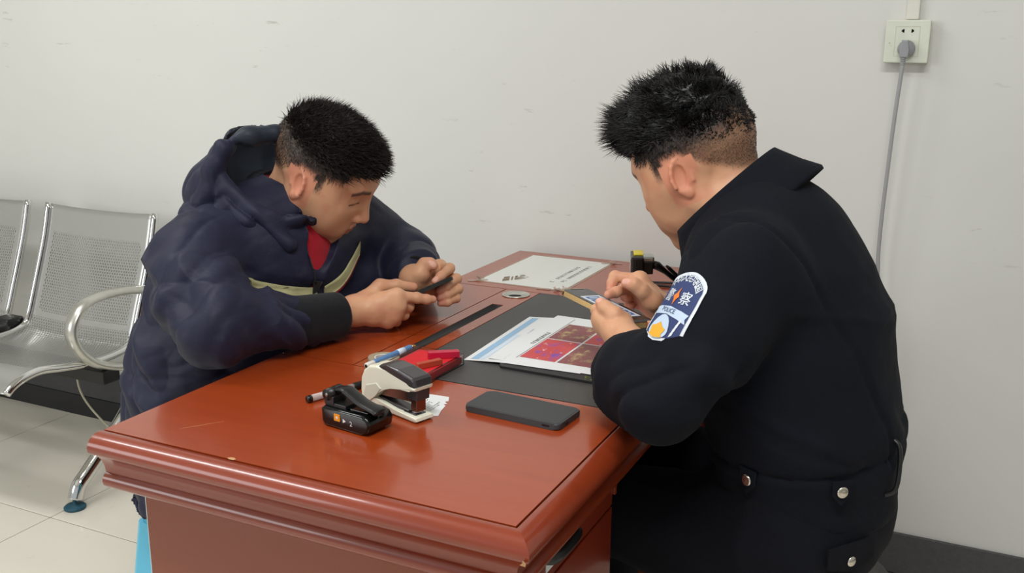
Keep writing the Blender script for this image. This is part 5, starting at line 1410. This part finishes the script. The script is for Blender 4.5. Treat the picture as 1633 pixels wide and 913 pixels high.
    BUNCH = [(0.662, 0.350, 0.866), (0.700, 0.306, 0.878), (0.738, 0.272, 0.886), (0.770, 0.262, 0.884), (0.795, 0.275, 0.868)]

    def shaped():
        V, Q = F.mesh(); N = vnormals(V, Q)
        w1, _ = arm_weight(V, LS_, LE_, 0.095); w2, _ = arm_weight(V, LE_, LW_, 0.085); w3, _ = arm_weight(V, RS_, RE_, 0.095); w4, _ = arm_weight(V, RE_, RW_, 0.085)
        tor = np.clip(1 - w1 - w2 - w3 - w4, 0, 1)
        wa = np.clip(w1 + w2, 0, 1)
        d = 0.012 * w1 * creases(V, (0.3, -0.3, 1), 12, 3, 61, 0.03) + 0.014 * w2 * creases(V, u + np.array((0.1, 0, 0.9)), 15, 2.5, 62, 0.02, 4) + 0.012 * (w3 + w4) * creases(V, (0.5, 0.5, 0.5), 18, 6, 63)
        d += 0.007 * wa * ridges(V, (0.2, -0.4, 0.9), 14, 6, 68, 0.04)
        d += 0.010 * tor * ridges(V, (0.4, 0.1, 1), 9, 4, 64, 0.06) + 0.012 * tor * sstep(0.84 - V[:, 2], 0, 0.08) * creases(V, (0.15, 0.0, 1), 22, 5, 65, 0.04)
        d += 0.007 * wa * pinches(V, (0.2, -0.3, 0.9), 14, 3, 91) + 0.006 * tor * pinches(V, (0.5, 0.1, 0.85), 9, 2.5, 92)
        d += 0.002 * (vnoise(V * 40, 66) - 0.5)
        # armhole seam
        d -= 0.0045 * np.exp(-(((V - np.array((0.765, 0.45, 0.97))) @ np.array((0.15, 0.92, 0.35)) + 0.02 * vnoise(V * 12, 67)) / 0.005) ** 2) * (V[:, 1] < 0.5)
        sz = V[:, 2] - 0.705 - 0.10 * (V[:, 0] - 0.9)
        d = d - 0.005 * np.exp(-(sz / 0.005) ** 2) * tor + 0.003 * tor * (sz < 0)
        V = V + N * d[:, None]
        ov = (V[:, 0] < 0.672) & (V[:, 2] < 0.764) & (V[:, 2] > 0.70); V[:, 2] = np.where(ov, 0.764, V[:, 2])
        return V, Q
    flat_sleeve = bvh_of(*shaped())            # the sleeve the patch is sewn on, before the elbow folds bunch up over it
    F.chain(BUNCH, [0.020, 0.026, 0.028, 0.026, 0.02], 0.02)
    V, Q = shaped()
    jk = add('jacket', V, Q, 'uniform'); bv = bvh_of(V, Q)
    # fold-down collar: stand, fold and fall swept round the neck
    e1 = Vector((0.70, 0.02, 0.71)).normalized(); e2 = Vector((0, 1, 0)); nn = e1.cross(e2).normalized()
    if nn.z < 0: nn = -nn
    c0 = Vector((0.722, 0.603, 1.052)); vs, fs = [], []; ang = [math.radians(a) for a in range(-158, 159, 6)]
    sec = [(0.90, -0.030), (0.93, 0.004), (0.965, 0.018), (1.005, 0.020), (1.05, 0.010), (1.20, -0.020), (1.36, -0.046), (1.345, -0.052), (1.18, -0.030), (1.03, -0.004), (0.965, -0.010), (0.94, -0.034)]
    m = len(sec)
    for a in ang:
        f = abs(a) / math.radians(158); ex = 1 + 0.10 * sstep(np.array([f]), 0.7, 1.0)[0]
        for k, (sr, up) in enumerate(sec):
            r1, r2 = 0.098, 0.082; ss = sr if sr < 1.04 else 1 + (sr - 1) * ex * (0.95 + 0.25 * f)
            vs.append(c0 + e1 * (r1 * ss * math.cos(a)) + e2 * (r2 * ss * math.sin(a)) + nn * up)
    for i in range(len(ang) - 1):
        for k in range(m): fs.append((i * m + k, i * m + (k + 1) % m, (i + 1) * m + (k + 1) % m, (i + 1) * m + k))
    fs += [tuple(range(m))[::-1], tuple(range((len(ang) - 1) * m, len(ang) * m))]
    bm = bmesh.new(); bvx = [bm.verts.new(v) for v in vs]
    for f in fs: bm.faces.new([bvx[i] for i in f])
    new_obj('collar', bm_mesh(bm), 'uniform', jk, True)
    # pale inner collar edge
    pe = [c0 + e1 * (0.098 * 0.91 * math.cos(a)) + e2 * (0.082 * 0.91 * math.sin(a)) + nn * 0.006 for a in ang]
    tube_obj('shirt_collar', pe, 0.005, 'pale_blue', jk, 8)
    # --- sleeve patch
    patch_on(flat_sleeve, jk, (0.722, 0.312, 0.9480), (-0.12, -0.24, -0.95), (-0.66, -0.74, 0.10))
    # --- hem tab, pocket flap and buttons
    for (px, py, pz), par in (((0.955, 0.395, 0.684), jk), ((0.808, 0.385, 0.688), jk)):
        l, n_, _, _ = bv.find_nearest(Vector((px, py, pz)))
        T4 = frame4(l + n_ * 0.0035, Vector((0, 0, 1)).cross(n_), Vector((0, 0, 1)))
        prism_obj('hem_tab', [(-0.015, 0.016), (0.015, 0.016), (0.014, -0.006), (0.0, -0.022), (-0.014, -0.006)], -0.002, 0.0015, 'uniform', jk, 0.0006, 1, T4)
        lathe_obj('button', [(0.0085, 0.0), (0.0088, 0.0015), (0.0070, 0.0030), (0.0052, 0.0026), (0.003, 0.0034), (0.0005, 0.0036)], 'silver_button', jk, 20, T4 @ Matrix.Translation((0, 0.0, 0.0016)))
    # --- trousers
    T = Field((0.34, 0.32, 0.03), (1.08, 0.88, 0.80), 0.007)
    T.chain([(0.862, 0.57, 0.59), (0.862, 0.57, 0.72)], [0.138, 0.132], 0.04, lat=lat, sc=1.25)
    for hy, ky in ((0.485, 0.492), (0.66, 0.72)):
        T.chain([(0.86, hy, 0.545), (0.50, ky, 0.548), (0.48, ky, 0.30), (0.47, ky, 0.085)], [0.094, 0.070, 0.060, 0.050], 0.035)
    V, Q = T.mesh(); N = vnormals(V, Q)
    V = V + N * (0.010 * ridges(V, (0.75, -0.2, 0.55), 13, 5, 71, 0.04) + 0.005 * ridges(V, (0.2, 0.6, 0.7), 24, 8, 72))[:, None]
    tr = add('trousers', V, Q, 'uniform_trousers'); bt = bvh_of(V, Q)
    l, n_, _, _ = bt.find_nearest(Vector((0.985, 0.41, 0.600))); T4 = frame4(l + n_ * 0.003, Vector((0, 0, 1)).cross(n_), Vector((0, 0, 1)))
    prism_obj('pocket_flap', [(-0.045, 0.020), (0.045, 0.020), (0.045, -0.012), (0.0, -0.024), (-0.045, -0.012)], -0.002, 0.0012, 'uniform_trousers', tr, 0.0005, 1, T4)
    lathe_obj('button', [(0.0078, 0.0), (0.0080, 0.0015), (0.0060, 0.0028), (0.0005, 0.0032)], 'silver_button', tr, 20, T4 @ Matrix.Translation((0, -0.008, 0.0013)))
    # key clip hanging at the back of the waist
    tube_obj('belt_clip', curve_pts([(0.992, 0.50, 0.745), (1.003, 0.495, 0.735), (1.006, 0.49, 0.70), (1.003, 0.485, 0.675), (0.99, 0.485, 0.665)], 6), 0.0035, 'black_plastic', tr, 8)
    for ky in (0.492, 0.72):
        S = Field((0.30, ky - 0.07, -0.004), (0.56, ky + 0.07, 0.13), 0.005); S.chain([(0.485, ky, 0.045), (0.43, ky, 0.045), (0.36, ky, 0.034)], [0.044, 0.042, 0.032], 0.02); S.half((0, 0, 0.002), (0, 0, -1), 0.004)
        V, Q = S.mesh(); add('shoe', V, Q, 'shoe')
    return P


def patch_on(bv, parent, centre, down, outward):
    """police arm patch draped on the sleeve"""
    d = Vector(down).normalized(); o = Vector(outward); o = (o - d * o.dot(d)).normalized(); xr = (-d).cross(o).normalized(); T = frame4(centre, xr, -d)

    def drape(vs, off):
        out = []
        for v in vs:
            # wrap: bend x round the sleeve (radius ~ 75 mm), then snap onto the cloth
            R = 0.075; a = v.x / R; p = Vector(centre) + xr * (R * math.sin(a)) + (-d) * v.y - o * (R * (1 - math.cos(a)))
            l, n, _, _ = bv.ray_cast(p + (o * math.cos(a) + xr * math.sin(a)) * 0.06, -(o * math.cos(a) + xr * math.sin(a)), 0.14)
            if l is None: l, n, _, _ = bv.find_nearest(p)
            out.append(l + n * off)
        return out

    holder = []

    def fill(name, poly, mat, off, n=14):
        """polygon cut into a fine grid so it can bend"""
        bm = bmesh.new(); bm.faces.new([bm.verts.new((x, y, 0)) for x, y in poly])
        xs = [p[0] for p in poly]; ys = [p[1] for p in poly]
        st = 0.004
        for k in range(1, int((max(xs) - min(xs)) / st) + 1):
            bmesh.ops.bisect_plane(bm, geom=bm.verts[:] + bm.edges[:] + bm.faces[:], plane_co=(min(xs) + k * st, 0, 0), plane_no=(1, 0, 0))
        for k in range(1, int((max(ys) - min(ys)) / st) + 1):
            bmesh.ops.bisect_plane(bm, geom=bm.verts[:] + bm.edges[:] + bm.faces[:], plane_co=(0, min(ys) + k * st, 0), plane_no=(0, 1, 0))
        co = drape([v.co.copy() for v in bm.verts], off)
        for v, c in zip(bm.verts, co): v.co = c
        me = bpy.data.meshes.new(name); bm.to_mesh(me); bm.free(); return new_obj(name, me, mat, holder[0] if holder else parent, True)

    def shield(s):
        out = []
        for k in range(17):
            a = math.pi * k / 16; out.append((0.042 * math.cos(a) + 0.0, 0.030 + 0.022 * math.sin(a)))
        pts = out + [(-0.038, -0.010), (-0.034, -0.034), (-0.020, -0.042), (0.0, -0.046), (0.020, -0.042), (0.034, -0.034), (0.038, -0.010)]
        return [(x * s, (y + 0.004) * s - 0.004) for x, y in pts]
    r0 = fill('arm_patch', shield(1.0), 'patch_white', 0.0016); holder.append(r0)
    fill('patch_field', shield(0.90), 'patch_blue', 0.0022)

    def letters(txt, size, at, rot, mat, off=0.0028, name='patch_lettering', bold=1.0):
        vs, fs = text_mesh(txt, size); c, s = math.cos(rot), math.sin(rot)
        v2 = [Vector((at[0] + c * v.x - s * v.y, at[1] + s * v.x + c * v.y, 0)) for v in vs]
        return drape(v2, off), fs
    allv, allf = [], []

    def push(g):
        b = len(allv); allv.extend(g[0]); allf.extend([tuple(i + b for i in f) for f in g[1]])
    arc = '中华人民共和国'
    for i, ch in enumerate(arc):
        t = math.radians(90 + 66 - 132 * i / 6)
        push(letters(ch, 0.0132, (0.031 * math.cos(t), 0.0255 + 0.0165 * math.sin(t)), (t - math.pi / 2) * 0.62, 'patch_white'))
        push(letters(ch, 0.0132, (0.031 * math.cos(t) + 0.0003, 0.0255 + 0.0165 * math.sin(t)), (t - math.pi / 2) * 0.62, 'patch_white', 0.0027))
    for ch, x in (('警', -0.018), ('察', 0.018)):
        for dx in (0, 0.0004, 0.0008): push(letters(ch, 0.0185, (x + dx, 0.0145), 0, 'patch_white'))
    new_obj('lettering', mesh_from(allv, allf), 'patch_white', r0)
    star = [(0.0085 * math.cos(a) * r * 0.75, 0.0160 + 0.0125 * math.sin(a) * r) for k in range(8) for a, r in [(math.pi / 2 + k * math.pi / 4, 1.0 if k % 2 == 0 else 0.52)]]
    fill('orange_star', star, 'patch_orange', 0.0030)
    fill('banner', [(-0.034, -0.004), (-0.022, -0.001), (0, 0.002), (0.022, -0.001), (0.034, -0.004), (0.031, -0.010), (0.033, -0.016), (0.020, -0.012), (0, -0.009), (-0.020, -0.012), (-0.033, -0.016), (-0.031, -0.010)], 'patch_pale', 0.0029)
    v, f = letters('POLICE', 0.0085, (0, -0.0042), 0, 'patch_blue', 0.0036); new_obj('banner_lettering', mesh_from(v, f), 'patch_blue', r0)
    fill('emblem_shield', [(0.0155 * math.cos(a), -0.030 + (0.020 if math.sin(a) > 0 else 0.013) * math.sin(a)) for a in [2 * math.pi * k / 18 for k in range(18)]], 'patch_pale', 0.0032)
    fill('emblem_gold', [(0, -0.021), (0.0065, -0.0265), (0.0125, -0.029), (0.009, -0.036), (0.010, -0.040), (0, -0.0425), (-0.010, -0.040), (-0.009, -0.036), (-0.0125, -0.029), (-0.0065, -0.0265)], 'patch_gold', 0.0038)
    for sx in (-1, 1):
        for k in range(4):
            y0 = -0.0365 + 0.0058 * k; x0 = sx * (0.0185 + 0.0018 * k)
            fill('laurel_leaf', [(x0, y0), (x0 + sx * 0.0036, y0 + 0.003), (x0 + sx * 0.0048, y0 + 0.008), (x0 + sx * 0.0014, y0 + 0.0062)], 'patch_white', 0.0032)


build_officer()

# --- the officer's phone
oc = [Vector((0.46, 0.576, 0.880)), Vector((0.453, 0.650, 0.875)), Vector((0.593, 0.604, 0.845)), Vector((0.600, 0.530, 0.850))]
cen = sum(oc, Vector()) / 4
op, OT, _ = thin_phone('gold_edged_phone', 'phone with gold rim and blue digits on screen held by the person in uniform', cen, oc[3] - oc[0], oc[1] - oc[0], 0.153, 0.074, 0.0085, 'gold', 'phone_screen')
prism_obj('app_panel', rect(-0.042, -0.026, 0.050, 0.026), 0.0005, 0.0007, 'screen_white', op, M4=OT)
dig = []
for k in range(7):
    x0 = -0.0375 + 0.0121 * k; yo, yi = 0.018, 0.0125
    for q in (rect(x0, -yo, x0 + 0.0028, yo), rect(x0 + 0.0062, -yo, x0 + 0.009, yo), rect(x0 + 0.0028, yi, x0 + 0.0062, yo), rect(x0 + 0.0028, -yo, x0 + 0.0062, -yi)): dig.append(q)
flat_obj('screen_marks', dig, 'blue_print', op, OT, 0.0009)
flat_obj('status_bar', [rect(-0.0725, -0.016, -0.0705, 0.020)], 'ink', op, OT, 0.0006)
flat_obj('bottom_bar', [rect(0.064, -0.026, 0.0725, 0.026)], 'phone_grey', op, OT, 0.0006)

# --- body camera clipped to the uniform's chest
bc = empty('body_camera', 'black body camera with yellow top on a clip arm at the uniform chest', 'camera', (0, 0, 0))
B4 = frame4((0.530, 0.742, 0.898), (-0.93, -0.36, -0.02), (0.30, 0.0, 0.95))
BR = B4.to_3x3()


def bbox_(name, c, h, mat, bev=0.002, parent=bc): return box_obj(name, B4 @ Vector(c), h, mat, parent, BR, bev)


case = bbox_('case', (0.004, -0.004, 0.0), (0.009, 0.028, 0.022), 'black_plastic', 0.003)
bbox_('front_plate', (0.0145, -0.003, 0.0), (0.003, 0.027, 0.020), 'smoke', 0.002)
bbox_('front_window', (0.0178, 0.006, 0.0), (0.0006, 0.013, 0.014), 'satin_steel', 0.0003)
bbox_('yellow_cap', (0.004, 0.0245, 0.004), (0.0085, 0.0018, 0.012), 'yellow', 0.001)
bbox_('top_silver', (-0.012, 0.016, 0.0), (0.012, 0.006, 0.011), 'satin_steel', 0.003)
bbox_('back_block', (-0.010, 0.002, 0.0), (0.012, 0.012, 0.014), 'black_plastic', 0.002)
ar = [B4 @ Vector(p) for p in ((-0.018, 0.006, 0.0), (-0.030, 0.002, 0.0), (-0.045, -0.010, 0.002), (-0.068, -0.030, 0.004), (-0.090, -0.046, 0.006))]
tube_obj('clip_arm', ar, [0.007, 0.008, 0.0048, 0.0042, 0.004], 'black_plastic', bc, 10)
ar2 = [B4 @ Vector(p) for p in ((-0.046, 0.002, 0.0), (-0.052, -0.004, 0.002), (-0.072, -0.024, 0.004), (-0.092, -0.040, 0.006))]
tube_obj('clip_jaw', ar2, [0.002, 0.0036, 0.0036, 0.003], 'black_plastic', bc, 8)
